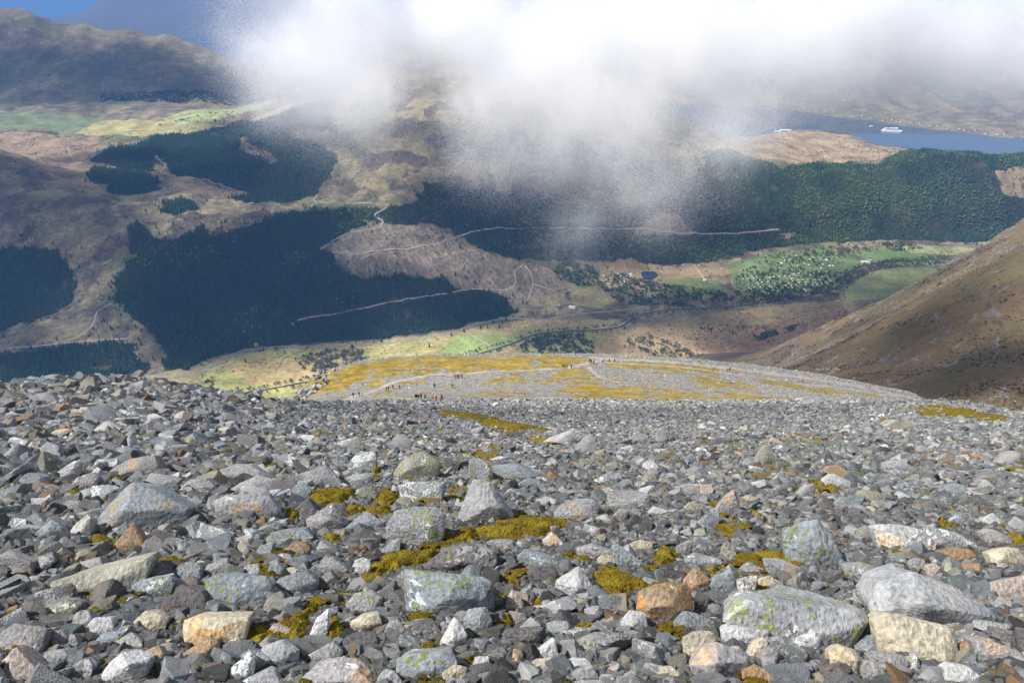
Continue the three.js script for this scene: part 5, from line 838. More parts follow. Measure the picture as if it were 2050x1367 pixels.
const stoneAt = (r, x, z, L, sink, tilt) => { const n = slopeNormal(x, z, 0.4), q = new THREE.Quaternion().setFromUnitVectors(up3, new THREE.Vector3(n.x + tilt * (r() - 0.5), n.y, n.z + tilt * (r() - 0.5)).normalize()); q.multiply(new THREE.Quaternion().setFromAxisAngle(up3, r() * 6.2832)); return { p: new THREE.Vector3(x, nearField.h(x, z) + sink * L, z), q, s: new THREE.Vector3(L, L * (0.75 + 0.6 * r()), L * (0.8 + 0.5 * r())) }; };
const extras = [];   // further big stones, one by one
{
  const r = rng(31);
  // typical length of the larger stones in the photograph, in its pixels
  const big = (px, py) => (py < 900 ? 26 : 36) * (px < 700 ? 1.45 : px > 1250 && py < 1060 ? 0.75 : 1) * (py > 1150 ? 1.25 : 1);
  const used = [];
  for (let k = 0; k < 9000 && extras.length < 560; k++) {
    const px = -40 + 2130 * r(), py = 775 + 600 * Math.pow(r(), 0.9), L = big(px, py) * (0.8 + 0.9 * r() * r());
    if (heroes.some((h) => Math.abs(px - h.px) < (h.w + L) * 0.52 && Math.abs(py - h.py) < (h.h + L * 0.5) * 0.55)) continue;
    if (used.some((u) => Math.hypot(px - u[0], (py - u[1]) * 1.6) < (L + u[2]) * 0.52)) continue;
    const g = hitNear(px, py); if (!g || -g.z > 26 || inMoss(g.x, g.z)) continue;
    used.push([px, py, L]);
    const c = palette(r), s = stoneAt(r, g.x, g.z, L / FPX * g.length(), 0.07, 0.75);
    extras.push({ ...s, px, py, w: L, color: c, tex: surface(r, c), shape: Math.floor(r() * bigShapes.length) });
  }
}
console.log('outlined stones', heroes.length, 'further', extras.length);
// which of them are named one by one: all outlined stones and the largest of the others, 300 together
extras.sort((a, b) => b.w - a.w);
const named = extras.slice(0, Math.max(0, 296 - heroes.length)), rest = extras.slice(named.length);
{
  const words = { grey: 'grey', blue: 'blue-grey', pale: 'pale grey', white: 'white', tan: 'tan', brown: 'brown', rust: 'orange-brown', pink: 'pinkish', dark: 'dark', olive: 'grey-green', mauve: 'purple-grey' };
  const skin = { plain: '', band: 'streaky', crust: 'white-crusted', lichen: 'lichen-dotted', rust: 'stained' };
  const anchors = heroes.filter((h) => h.label), seen = new Set();
  const short = (l) => l.replace(/ (left|right|at|below|above|behind|beside|between|under|lying|leaning|sitting|directly|touching|near|set|standing|on|in|cut|with|among|pointing|alone|overhanging|and|rising|resting|spotted|thick|crusted) .*$/, '').replace(/^(the|a) /, '');
  const dirs = (dx, dy) => Math.abs(dx) > 1.3 * Math.abs(dy) ? (dx < 0 ? 'left of' : 'right of') : (dy < 0 ? 'behind' : 'in front of');
  const shortSeen = {}; anchors.forEach((a) => { const s = short(a.label); (shortSeen[s] ??= []).push(a); });
  const refs = anchors.filter((a) => shortSeen[short(a.label)].length === 1);
  const shapes = ['slab', 'stone', 'block', 'rock'];
  const name1 = (h) => {
    const near = refs.map((a) => [Math.hypot(h.px - a.px, (h.py - a.py) * 1.4), a]).sort((p, q) => p[0] - q[0]);
    const shape = h.w / (h.h ?? h.w * 0.5) > 1.9 ? 'slab' : h.w > 70 ? 'rock' : h.w > 34 ? 'stone' : 'small stone', look = [skin[h.tex], words[h.color], shape].filter(Boolean).join(' ');
    for (const [d, a] of near.slice(0, 5)) for (const far of ['', d > 150 ? 'well ' : 'just ']) { const l = `${look} ${far}${dirs(h.px - a.px, h.py - a.py)} the ${short(a.label)}`; if (!seen.has(l) && l.split(' ').length <= 16) return l; }
    const zone = h.py < 860 ? 'near the scree skyline' : h.py > 1250 ? 'along the bottom edge' : 'in the middle of the scree', side = h.px < 500 ? 'far left' : h.px < 950 ? 'left of centre' : h.px < 1400 ? 'right of centre' : 'far right';
    return `${look} ${zone}, ${side}`;
  };
  for (const h of heroes) { const l = h.label ?? name1(h); seen.add(l); tag(h.m, l, 'rock', 'rocks of the near scree'); add(h.m, 'rock'); }
  for (const e of named) { const l = name1({ ...e, h: e.w * 0.45 }); seen.add(l); const m = new THREE.Mesh(bigShapes[e.shape], rockMat(e.color, e.tex)); m.position.copy(e.p); m.quaternion.copy(e.q); m.scale.copy(e.s); tag(m, l, 'rock', 'rocks of the near scree'); add(m, 'rock'); }
}
const scree = new THREE.Group();
{
  const r = rng(91), lists = {};
  const put = (s, color, tex, shape, set) => { const k = set + '|' + tex + '|' + shape; (lists[k] ??= []).push([s, color]); };
  for (const e of rest) put(e, e.color, e.tex, e.shape, 'big');
  // typical length in the photograph's pixels of the common stones
  const common = (px, py) => { const l = smooth(900, 350, px), b = smooth(1100, 1250, py), far = smooth(960, 840, py); return lerp(lerp(11.5, 20, l), lerp(25, 24, l), b) * (1 - 0.54 * far * (1 - 0.5 * l)); };
  let n = 0; const hist = [0, 0, 0, 0, 0];
  for (const [cls, scale, cover] of [[0, 1.9, 0.42], [1, 1.1, 0.62], [2, 0.55, 0.8]]) {
    // strips of equal depth ratio; stones as dense as their size asks
    for (let zf = 1.9; zf < 165; zf *= 1.05) {
      const z1 = zf * 1.05, tm = zf < 4 ? 1.75 : zf < 12 ? 1.35 : zf < 40 ? 1.05 : 0.8, dt = 0.04;
      for (let t = -tm; t < tm; t += dt) {
        const tc = t + dt / 2, zc = (zf + z1) / 2, h = nearField.base(tc * zc, zc), pp = pxOf(tc * zc, h, -zc); if (pp[0] < -900 || pp[0] > 2950 || (zf > 14 && (pp[0] < -250 || pp[0] > 2300)) || (zf > 34 && pp[0] < 470) || (zf > 58 && pp[0] > 1880)) continue;
        const L0 = Math.max(common(pp[0], pp[1]) * scale / FPX * Math.hypot(tc * zc, h, zc), zf > 60 ? 0.2 : 0), area = dt * zc * (z1 - zf) * 1.15, count = cover * (zf > 60 ? [0.1, 0.42, 0.12][cls] : zf > 26 ? [0.2, 0.62, 0.28][cls] : zf > 11 ? [0.4, 0.9, 0.6][cls] : 1) * area / (L0 * L0 * 0.42), k = Math.floor(count + r());
        for (let i = 0; i < k; i++) {
          const zz = lerp(zf, z1, r()), x = (t + dt * r()) * zz, L = L0 * Math.exp((r() + r() - 1) * 0.62);
          if (inMoss(x, -zz) && r() < (zz > 14 ? 0.6 : 0.985)) continue;
          if (zf > 60 && (fbm2(x / 9, -zz / 9, 4) > 0.24 || mossAt(x, -zz)) && r() < 0.85) continue;
          const s = stoneAt(r, x, -zz, L, -0.04 + 0.12 * r(), 1.7); if (zf < 14 && insideHero(x, s.p.y, -zz, 0.1 * L)) continue; if (hides(x, s.p.y + 0.15 * L, -zz, r)) continue;
          const c = palette(r); put(s, c, surface(r, c), Math.floor(r() * stoneShapes.length), 'small'); n++; hist[zf < 6 ? 0 : zf < 14 ? 1 : zf < 26 ? 2 : zf < 60 ? 3 : 4]++;
        }
      }
    }
  }
  // the shoulder: blocks and rubble
  for (let k = 0; k < 75000; k++) {
    const zz = 150 * Math.pow(3.4, Math.sqrt(r())), x = lerp(-0.42, 0.68, r()) * zz;
    const onMoss = mossAt(x, -zz) && fbm2(x / 4 + 9, -zz / 4, 5) + 0.5 * fbm2(x / 16, -zz / 16, 3) > -0.24, pd = pathDist(x, -zz); if (onMoss && r() < 0.95) continue; if (pd < 0.7 && r() < 0.8) continue;
    const L = (0.26 + 0.8 * r() * r() * r()) * (zz / 260), s = stoneAt(r, x, -zz, L, 0.02 + 0.1 * r(), 1.0), c = palette(r); put(s, c === 'dark' ? 'grey' : c, 'plain', Math.floor(r() * stoneShapes.length), 'small'); n++;
  }
  const o = new THREE.Object3D(), col = new THREE.Color();
  for (const k in lists) {
    const [set, tex, shape] = k.split('|'), L = lists[k], m = new THREE.InstancedMesh((set === 'big' ? bigShapes : stoneShapes)[+shape], instMats[tex], L.length);
    L.forEach(([s, c], i) => { o.position.copy(s.p); o.quaternion.copy(s.q); o.scale.copy(s.s); o.updateMatrix(); m.setMatrixAt(i, o.matrix); const f = 2.4 * (0.46 + 0.9 * r() * r()); const b = STONE[c]; m.setColorAt(i, col.setRGB(Math.min(1, b[0] * f), Math.min(1, b[1] * f), Math.min(1, b[2] * f))); });
    m.name = 'stones'; m.userData.kind = 'stuff'; scree.add(m);
  }
  structure(scree, 'scree', 'countless small grey stones of the scree slope and shoulder', 'scree', 'stuff');
  console.log('scree stones', n, hist.join(' '));
}
// moss creeping between the near stones
{
  const r = rng(321), shapes = [0, 1, 2].map((q) => { const n = 7, pos = [], uv = [], idx = []; for (let i = 0; i <= n * 2; i++) for (let j = 0; j <= n * 2; j++) { const x = i / n - 1, z = j / n - 1, d = Math.hypot(x, z) * (1 + 0.7 * n2(x * 1.6 + q * 9, z * 1.6 + 3)); pos.push(x, 0.30 * Math.sqrt(Math.max(0, 1 - d)) * (0.8 + 0.5 * n2(x * 4 + q, z * 4)) + 0.05 * (r() - 0.5) - (d > 1 ? 0.25 : 0), z); uv.push(x * 0.15, z * 0.15); } for (let i = 0; i < n * 2; i++) for (let j = 0; j < n * 2; j++) { const a = i * (n * 2 + 1) + j, b = a + n * 2 + 1; idx.push(a, a + 1, b, b, a + 1, b + 1); } return geo(pos, idx, uv); });
  const g = new THREE.Group(), lists = [[], [], []], o = new THREE.Object3D();
  for (let k = 0; k < 20000; k++) { const zf = 2.2 * Math.pow(18 / 2.2, r()), x = lerp(-0.95, 0.95, r()) * zf, d = fbm2(x / (0.05 * zf + 0.15), -zf / (0.05 * zf + 0.15), 3) + 0.35 * fbm2(x / (0.3 * zf), -zf / (0.3 * zf) + 5, 2); if (d < 0.25 + 0.08 * r()) continue; lists[k % 3].push([x, -zf, (0.007 + 0.014 * r() * r()) * zf]); }
  lists.forEach((L, i) => { const m = new THREE.InstancedMesh(shapes[i], mossMat, L.length); L.forEach(([x, z, s], k) => { const nrm = slopeNormal(x, z, 0.3); o.position.set(x, nearField.h(x, z) + 0.01 + 0.03 * r(), z); o.quaternion.setFromUnitVectors(up3, nrm); o.rotateY(r() * 6.28); o.scale.set(s * (0.8 + 0.7 * r()), s * 0.8, s * (0.8 + 0.7 * r())); o.updateMatrix(); m.setMatrixAt(k, o.matrix); }); m.name = 'tufts'; m.userData.kind = 'stuff'; g.add(m); });
  structure(g, 'moss_tufts', 'small olive-gold moss tufts creeping between the near stones', 'moss', 'stuff');
  console.log('tufts', lists.map((l) => l.length).join(' '));
}
// ---------------------------------------------------------------- woods, roads, houses and boats of the glen
const farH = (x, z) => farField.h(x, z);
function conifer(seed, tiers, sides) {
  const r = rng(seed), pos = [], idx = [];
  for (let k = 0; k < tiers; k++) {
    const y0 = 0.10 + 0.80 * k / tiers, y1 = Math.min(1, y0 + 1.35 * 0.9 / tiers + 0.04), R = 0.20 * (1 - 0.82 * k / tiers) * (0.9 + 0.3 * r()), b = pos.length / 3, ph = r() * 6;
    pos.push((r() - 0.5) * 0.02, k === tiers - 1 ? 1 : y1, (r() - 0.5) * 0.02);
    for (let i = 0; i < sides; i++) { const a = ph + i / sides * 6.2832, q = R * (i % 2 ? 0.62 : 1.05) * (0.85 + 0.3 * r()); pos.push(Math.cos(a) * q, y0 - (i % 2 ? -0.03 : 0.02), Math.sin(a) * q); }
    for (let i = 0; i < sides; i++) idx.push(b, b + 1 + (i + 1) % sides, b + 1 + i);
  }
  const b = pos.length / 3; for (let i = 0; i < 4; i++) { const a = i * 1.571; pos.push(Math.cos(a) * 0.018, -0.03, Math.sin(a) * 0.018, Math.cos(a) * 0.012, 0.2, Math.sin(a) * 0.012); }
  for (let i = 0; i < 4; i++) { const j = (i + 1) % 4; idx.push(b + i * 2, b + j * 2, b + i * 2 + 1, b + j * 2, b + j * 2 + 1, b + i * 2 + 1); }
  return geo(pos, idx).toNonIndexed();
}
function broadleaf(seed, leaves) {   // a loose crown of leaf sprays over a short forked trunk
  const r = rng(seed), pos = [], lobes = Array.from({ length: 6 }, () => [(r() - 0.5) * 0.42, 0.5 + 0.32 * r(), (r() - 0.5) * 0.42, 0.16 + 0.14 * r()]);
  for (let i = 0; i < leaves; i++) { const l = lobes[i % 6], d = new THREE.Vector3(r() - 0.5, r() - 0.42, r() - 0.5).normalize(), q = l[3] * (0.55 + 0.5 * r()), c = [l[0] + d.x * q, l[1] + d.y * q, l[2] + d.z * q], a = new THREE.Vector3(r() - 0.5, r() - 0.5, r() - 0.5).cross(d).normalize().addScaledVector(d, 0.5 * (r() - 0.5)), b = new THREE.Vector3().crossVectors(a, d), s = 0.07 + 0.07 * r(); for (const [u, v] of [[-1, -0.6], [1, -0.6], [0, 1.1]]) pos.push(c[0] + s * (a.x * u + b.x * v), c[1] + s * (a.y * u + b.y * v), c[2] + s * (a.z * u + b.z * v)); }
  return geo(pos);
}
const trunkGeo = (() => { const parts = [new THREE.CylinderGeometry(0.018, 0.03, 0.5, 6).translate(0, 0.22, 0)]; for (let i = 0; i < 4; i++) { const g = new THREE.CylinderGeometry(0.006, 0.014, 0.34, 5); g.translate(0, 0.17, 0); g.rotateZ(0.6); g.rotateY(i * 1.6); g.translate(0, 0.36, 0); parts.push(g); } return mergeGeometries(parts.map((g) => { const n = g.toNonIndexed(); n.deleteAttribute('uv'); return n; })); })();
const coniferG = [conifer(1, 5, 10), conifer(2, 6, 8), conifer(3, 4, 10)], leafG = [broadleaf(11, 90), broadleaf(12, 90), broadleaf(13, 70)];
const leafMat = (c) => new THREE.MeshPhysicalMaterial({ color: c, roughness: 1, specularIntensity: 0.15, side: THREE.DoubleSide });
const needleMat = leafMat(rgb(1, 1, 1)), sprayMat = leafMat(rgb(1, 1, 1)), barkMat = std(rgb(0.09, 0.075, 0.06), 1);
function scatterTrees(name, label, spots, geoms, mat, colour) {
  const grp = new THREE.Group(), lists = geoms.map(() => []), o = new THREE.Object3D(), c = new THREE.Color(), r = rng(spots.length + 3);
  for (const s of spots) lists[Math.floor(r() * geoms.length)].push(s);
  lists.forEach((L, gi) => { if (!L.length) return; const m = new THREE.InstancedMesh(geoms[gi], mat, L.length); L.forEach((s, i) => { o.position.set(s.x, farH(s.x, s.z) - 0.4, s.z); o.rotation.set(0, r() * 6.28, 0); o.scale.set(s.h * s.w, s.h, s.h * s.w); o.updateMatrix(); m.setMatrixAt(i, o.matrix); m.setColorAt(i, c.setRGB(...colour(r, s))); }); m.name = 'trees'; m.userData.kind = 'stuff'; grp.add(m); });
  structure(grp, name, label, 'wood', 'stuff');
}
const bounds = (p) => [Math.min(...p.map((q) => q[0])), Math.max(...p.map((q) => q[0])), Math.min(...p.map((q) => q[1])), Math.max(...p.map((q) => q[1]))];
const distLine = (P, x, z) => { let b = 1e9; for (let i = 1; i < P.length; i++) { const ax = P[i - 1].x, az = P[i - 1].z, dx = P[i].x - ax, dz = P[i].z - az, k = clamp(((x - ax) * dx + (z - az) * dz) / (dx * dx + dz * dz + 1e-9), 0, 1); b = Math.min(b, Math.hypot(x - ax - dx * k, z - az - dz * k)); } return b; };
const onTrack = (x, z) => tracksG.some(([w, P]) => P.length > 1 && distLine(P, x, z) < 9) || distLine(roadG, x, z) < 9;
let treeCount = 0;
const LABELS = { main: 'dark conifer plantation covering the slope left of the felled ground', bottomleft: 'conifer wood below the track at the lower left', darkleft: 'dark conifer block on the slope at the left edge', plateau: 'large dark plantation on the pass beyond the near slope', plateau2: 'small dark plantation beside the forest road on the pass', knoll: 'small conifer clump on the knoll at the pass', centre: 'mixed conifer and larch forest along the far side of the glen' };
for (const k in forestG) {
  const P = forestG[k]; if (P.length < 3) continue; const [x0, x1, z0, z1] = bounds(P), r = rng(k.length * 77 + 5), dist = -(z0 + z1) / 2, step = dist > 3300 ? 8.5 : 6.6, con = [], dec = [];
  for (let x = x0 - 60; x < x1 + 60; x += step) for (let z = z0 - 60; z < z1 + 60; z += step) {
    const X = x + (r() - 0.5) * step * 0.9, Z = z + (r() - 0.5) * step * 0.9, far = r() < 0.12 ? 170 : 0, wx = X + 46 * fbm2(X / 55, Z / 55, 4) + far * (r() - 0.5), wz = Z + 46 * fbm2(X / 55 + 80, Z / 55, 4) + far * (r() - 0.5);
    if (!inPoly(P, wx, wz) || clearG.some((c) => c.length > 2 && inPoly(c, wx, wz)) || onTrack(X, Z)) continue;
    if (k === 'centre' && fbm2(X / 90, Z / 90, 4) > 0.34) continue; if (k !== 'centre' && fbm2(X / 120 + 7, Z / 120, 4) > 0.43) continue;
    const larch = k === 'centre' ? smooth(0.02, 0.22, fbm2(X / 260 + 31, Z / 200, 3) + 0.12 * smooth(800, 1500, X)) : k === 'main' ? smooth(0.18, 0.4, fbm2(X / 200 + 3, Z / 200, 3)) * 0.5 : 0, rowH = 13 + 6 * fbm2(X / 150, Z / 150, 2) + 9 * (r() - 0.4);
    (r() < larch * 0.35 ? dec : con).push({ x: X, z: Z, h: Math.max(7, rowH), w: 0.8 + 0.5 * r(), larch });
  }
  treeCount += con.length + dec.length;
  const cap = k === 'centre' ? 'mixed_forest' : 'conifer_forest';
  scatterTrees(cap, LABELS[k], con, coniferG, needleMat, (q, s) => { const f = 0.42 + 0.9 * q() * q() + 0.15 * q(), l = s.larch * q(); return [lerp(0.03, 0.075, l) * f, lerp(0.064, 0.125, l) * f, lerp(0.03, 0.034, l) * f]; });
  if (dec.length) scatterTrees('birch_wood', LABELS[k].replace(/dark conifer plantation|mixed conifer and larch forest/, 'pale spring birches and larches scattered through the forest'), dec.map((d) => ({ ...d, h: d.h * 0.8, w: 1.1 })), leafG, sprayMat, (q) => { const f = 0.7 + 0.6 * q(); return [0.10 * f, 0.155 * f, 0.045 * f]; });
}
// bare and budding scrub along the river, round the campsite and on the glen floor
{
  const r = rng(606), green = [], bare = [];
  const patch = (poly, n, list, h0, h1) => { const P = groundPoly(poly); if (P.length < 3) return; const [x0, x1, z0, z1] = bounds(P); for (let i = 0, k = 0; i < n && k < n * 8; k++) { const x = lerp(x0, x1, r()), z = lerp(z0, z1, r()); if (!inPoly(P, x, z) || fbm2(x / 40, z / 40, 3) < -0.12 || distLine(roadG, x, z) < 7) continue; i++; list.push({ x, z, h: lerp(h0, h1, r()), w: 1.1 + 0.4 * r() }); } };
  for (let i = 1; i < riverG.length; i++) { const a = riverG[i - 1], b = riverG[i], n = Math.ceil(a.distanceTo(b) / 4.5); for (let k = 0; k < n; k++) { if (fbm2(k / 6 + i, i * 3.1, 2) < -0.2) continue; const t = r(), s = (r() < 0.5 ? -1 : 1) * (9 + 14 * r()); bare.push({ x: lerp(a.x, b.x, t) + s * 0.5, z: lerp(a.z, b.z, t) + s, h: 6 + 5 * r(), w: 1.1 }); } }
  patch([[590, 720], [640, 702], [720, 700], [740, 715], [660, 745], [610, 745]], 420, bare, 5, 9);
  patch([[1040, 690], [1100, 668], [1190, 670], [1190, 712], [1050, 712]], 520, green, 5, 9);
  patch([[1250, 680], [1300, 672], [1390, 700], [1430, 725], [1300, 718]], 260, green, 5, 9);
  patch([[1190, 560], [1240, 548], [1330, 570], [1440, 585], [1480, 600], [1380, 615], [1240, 612]], 620, green, 6, 13);
  patch([[1470, 585], [1560, 578], [1650, 575], [1680, 580], [1560, 605], [1480, 610]], 300, green, 6, 12);
  patch([[1100, 545], [1130, 525], [1200, 535], [1190, 570], [1150, 580]], 200, green, 7, 12);
  patch([[1380, 655], [1480, 650], [1560, 655], [1500, 668], [1400, 666]], 90, green, 4, 7);
  patch([[1505, 672], [1600, 650], [1590, 662], [1520, 682]], 150, green, 6, 9);
  patch([[1760, 490], [1810, 484], [1850, 500], [1780, 503]], 80, green, 8, 13);
  patch([[1600, 498], [1700, 492], [1760, 500], [1700, 512], [1610, 515]], 120, bare, 6, 11);
  patch([[1640, 590], [1690, 548], [1740, 527], [1900, 512], [1900, 528], [1760, 540], [1712, 562], [1680, 596]], 380, bare, 6, 10);
  patch([[395, 775], [420, 755], [440, 760], [420, 782]], 40, bare, 4, 7);
  patch([[1500, 545], [1560, 535], [1680, 545], [1660, 585], [1540, 590]], 330, green, 6, 11); patch([[1465, 560], [1520, 515], [1600, 500], [1700, 505], [1690, 530], [1560, 540], [1480, 585]], 220, green, 6, 11);
  patch([[330, 245], [420, 225], [480, 222], [470, 240], [400, 250]], 70, green, 6, 10);
  patch([[200, 190], [400, 180], [560, 185], [560, 198], [300, 205], [200, 205]], 1400, green, 9, 15);
  patch([[1340, 690], [1480, 640], [1700, 615], [1700, 640], [1500, 700]], 140, green, 3, 6);
  scatterTrees('riverside_scrub', 'grey leafless scrub and alders along the river in the glen', bare, leafG, sprayMat, (q) => { const f = 0.7 + 0.6 * q(); return [0.105 * f, 0.095 * f, 0.07 * f]; });
  scatterTrees('glen_copses', 'green copses and thickets dotted over the glen floor', green, leafG, sprayMat, (q) => { const f = 0.6 + 0.8 * q(), y = q() * q(); return [lerp(0.035, 0.11, y) * f, lerp(0.06, 0.13, y) * f, lerp(0.028, 0.05, y) * f]; });
  treeCount += bare.length + green.length;
}
console.log('trees', treeCount);
function singleTree(name, px, py, h, color, label, leaf = 0) {
  const p = hitFar(px, py); if (!p) return; const g = new THREE.Group(), crown = new THREE.Mesh(leafG[leaf], leafMat(color)), trunk = new THREE.Mesh(trunkGeo, barkMat); crown.name = 'crown'; trunk.name = 'trunk'; g.add(trunk, crown); g.position.set(p.x, farH(p.x, p.z) - 0.3, p.z); g.scale.set(h * 1.05, h, h * 1.05); g.rotation.y = px; tag(g, label, 'tree'); add(g, name);
}
singleTree('birch_tree', 513, 699, 24, rgb(0.22, 0.33, 0.05), 'bright yellow-green tree standing alone at the roadside edge of the plantation', 0);
singleTree('birch_tree', 586, 653, 15, rgb(0.18, 0.27, 0.06), 'small yellow-green tree at the left end of the lower forest track', 1);
singleTree('broadleaf_tree', 1121, 549, 22, rgb(0.04, 0.075, 0.03), 'dark round tree at the right tip of the felled ground', 2);
singleTree('broadleaf_tree', 430, 244, 17, rgb(0.045, 0.08, 0.03), 'dark tree in the green pasture beyond the pass', 1);
singleTree('broadleaf_tree', 395, 246, 15, rgb(0.06, 0.10, 0.035), 'tree at the near edge of the green pasture beyond the pass', 0);
singleTree('broadleaf_tree', 320, 253, 18, rgb(0.03, 0.06, 0.03), 'dark clump left of the farm beyond the pass', 2);
// roads, tracks and the river, laid on the ground
function ribbon(pts, width, lift) {
  const L = smoothLine(pts, 10), pos = [], idx = [];
  L.forEach((p, i) => { const a = L[Math.max(0, i - 1)], b = L[Math.min(L.length - 1, i + 1)], dx = b.x - a.x, dz = b.z - a.z, l = Math.hypot(dx, dz) || 1, w = width / 2 * (1 + 0.5 * n2(i * 0.4, width)); for (const s of [-1, 0, 1]) { const x = p.x - dz / l * w * s, z = p.z + dx / l * w * s; pos.push(x, farH(x, z) + lift, z); } });
  for (let i = 0; i < L.length - 1; i++) for (let k = 0; k < 2; k++) { const a = i * 3 + k, b = a + 3; idx.push(a, a + 1, b, b, a + 1, b + 1); }
  return geo(pos, idx);
}
const gravelMat = std(rgb(0.31, 0.28, 0.24), 1), tarMat = std(rgb(0.20, 0.20, 0.20), 0.95);
tracksG.forEach(([w, P]) => { if (P.length > 1) structure(new THREE.Mesh(ribbon(P, w * 1.1, 1.2), gravelMat), 'forest_track', 'pale gravel forest track on the hillside', 'track'); });
structure(new THREE.Mesh(ribbon(roadG, 7, 0.7), tarMat), 'glen_road', 'grey tarmac road along the glen floor', 'road');
structure(new THREE.Mesh(ribbon(road2G, 5, 0.7), gravelMat), 'farm_lane', 'pale lane branching off the glen road', 'lane');
structure(new THREE.Mesh(ribbon(gp([[943, 671], [960, 680], [980, 692]]), 6, 0.7), gravelMat), 'field_lane', 'pale lane crossing the bright green field', 'lane');
const waterMat = new THREE.MeshPhysicalMaterial({ color: rgb(0.02, 0.03, 0.045), roughness: 0.18, ior: 1.33 });
structure(new THREE.Mesh(ribbon(riverG, 8, 0.5), waterMat), 'river', 'dark river winding along the glen floor', 'river');
{
  const P = groundPoly([[1283, 547], [1290, 543], [1312, 545], [1318, 552], [1305, 560], [1288, 559]]), s = new THREE.Shape(P.map(([x, z]) => new THREE.Vector2(x, -z))), g = new THREE.ShapeGeometry(s); g.rotateX(-Math.PI / 2); const y = Math.max(...P.map(([x, z]) => farH(x, z))) + 0.6; g.translate(0, y, 0);
  structure(new THREE.Mesh(g, waterMat), 'pond', 'small dark pond beside the tan field', 'pond');
}
// tussocks, heather clumps and low scrub that roughen the moor
{
  const clump = (seed) => { const r = rng(seed), pos = []; for (let i = 0; i < 26; i++) { const a = r() * 6.28, q = 0.5 * Math.sqrt(r()), x = Math.cos(a) * q, z = Math.sin(a) * q, h = (0.5 + 0.5 * r()) * (1 - q), s = 0.13 + 0.1 * r(), b = r() * 6.28; pos.push(x - s * Math.cos(b), 0, z - s * Math.sin(b), x + s * Math.cos(b), 0.02, z + s * Math.sin(b), x + (r() - 0.5) * 0.2, h, z + (r() - 0.5) * 0.2); } return geo(pos); };
  const G = [clump(1), clump(2), clump(3)], r = rng(909), spots = [];
  for (let k = 0; k < 150000 && spots.length < 52000; k++) {
    const zf = 1950 * Math.pow(4600 / 1950, Math.sqrt(r())), x = lerp(-0.72, 0.72, r()) * zf, z = -zf, n = fbm2(x / 120 + 40, z / 160, 5); if (r() > smooth(-0.12, 0.2, n)) continue;
    if (fieldsG.some(([c, p], i) => p.length > 2 && [3, 10, 11, 12, 17].includes(i) && inPoly(p, x, z)) || onTrack(x, z)) continue;
    spots.push({ x, z, h: 1.2 + 2.6 * r() * r(), w: 1.6 + 1.6 * r() });
  }
  scatterTrees('moor_tussocks', 'heather clumps and tussocks roughening the open moor', spots, G, sprayMat, (q) => { const f = 0.6 + 0.8 * q(), t = q(); return t < 0.6 ? [0.075 * f, 0.06 * f, 0.045 * f] : t < 0.85 ? [0.20 * f, 0.15 * f, 0.08 * f] : [0.07 * f, 0.085 * f, 0.04 * f]; });
  // the hillside on the right: heather, tussocks and crag blocks
  const g2 = new THREE.Group(), o = new THREE.Object3D(), c = new THREE.Color(), lists = [[], [], [], []];
  for (let k = 0; k < 90000; k++) { const zf = 430 * Math.pow(1750 / 430, r()), x = lerp(0.22, 0.82, r()) * zf, z = -zf, b = sideField.base(x, zf); if (b < -1100) continue; const crag = ridge2((x + z * 0.4) / 60 + 9, (z - x * 0.4) / 190, 5) + 0.25 * fbm2(x / 25, z / 25, 3); if (crag > (zf > 1150 ? 0.55 : 0.8)) { if (r() < 0.9) lists[3].push([x, z, 1 + 3.5 * r() * r(), 1]); } else if (r() < smooth(-0.1, 0.3, fbm2(x / 70 + 5, z / 70, 5)) * (zf > 1120 ? 1 : 0.35)) lists[Math.floor(r() * 3)].push([x, z, (0.5 + 1.2 * r() * r()) * (0.6 + zf / 1500), 1.8 + r()]); }
  lists.forEach((L, gi) => { const m = new THREE.InstancedMesh(gi < 3 ? G[gi] : stoneShapes[4], gi < 3 ? sprayMat : instMats.plain, L.length); L.forEach(([x, z, h, w], i) => { o.position.set(x, sideField.h(x, z) - 0.1, z); o.rotation.set(gi === 3 ? r() * 3 : 0, r() * 6.28, gi === 3 ? r() * 3 : 0); o.scale.set(h * w, h, h * w); o.updateMatrix(); m.setMatrixAt(i, o.matrix); const f = 0.6 + 0.8 * r(), t = r(); m.setColorAt(i, gi === 3 ? c.setRGB(0.38 * f, 0.37 * f, 0.37 * f) : t < 0.65 ? c.setRGB(0.06 * f, 0.047 * f, 0.035 * f) : c.setRGB(0.15 * f, 0.10 * f, 0.045 * f)); }); m.name = gi < 3 ? 'heather' : 'crag_blocks'; m.userData.kind = 'stuff'; g2.add(m); });
  structure(g2, 'hillside_cover', 'heather clumps, tussocks and crag blocks on the right hillside', 'heather', 'stuff');
}
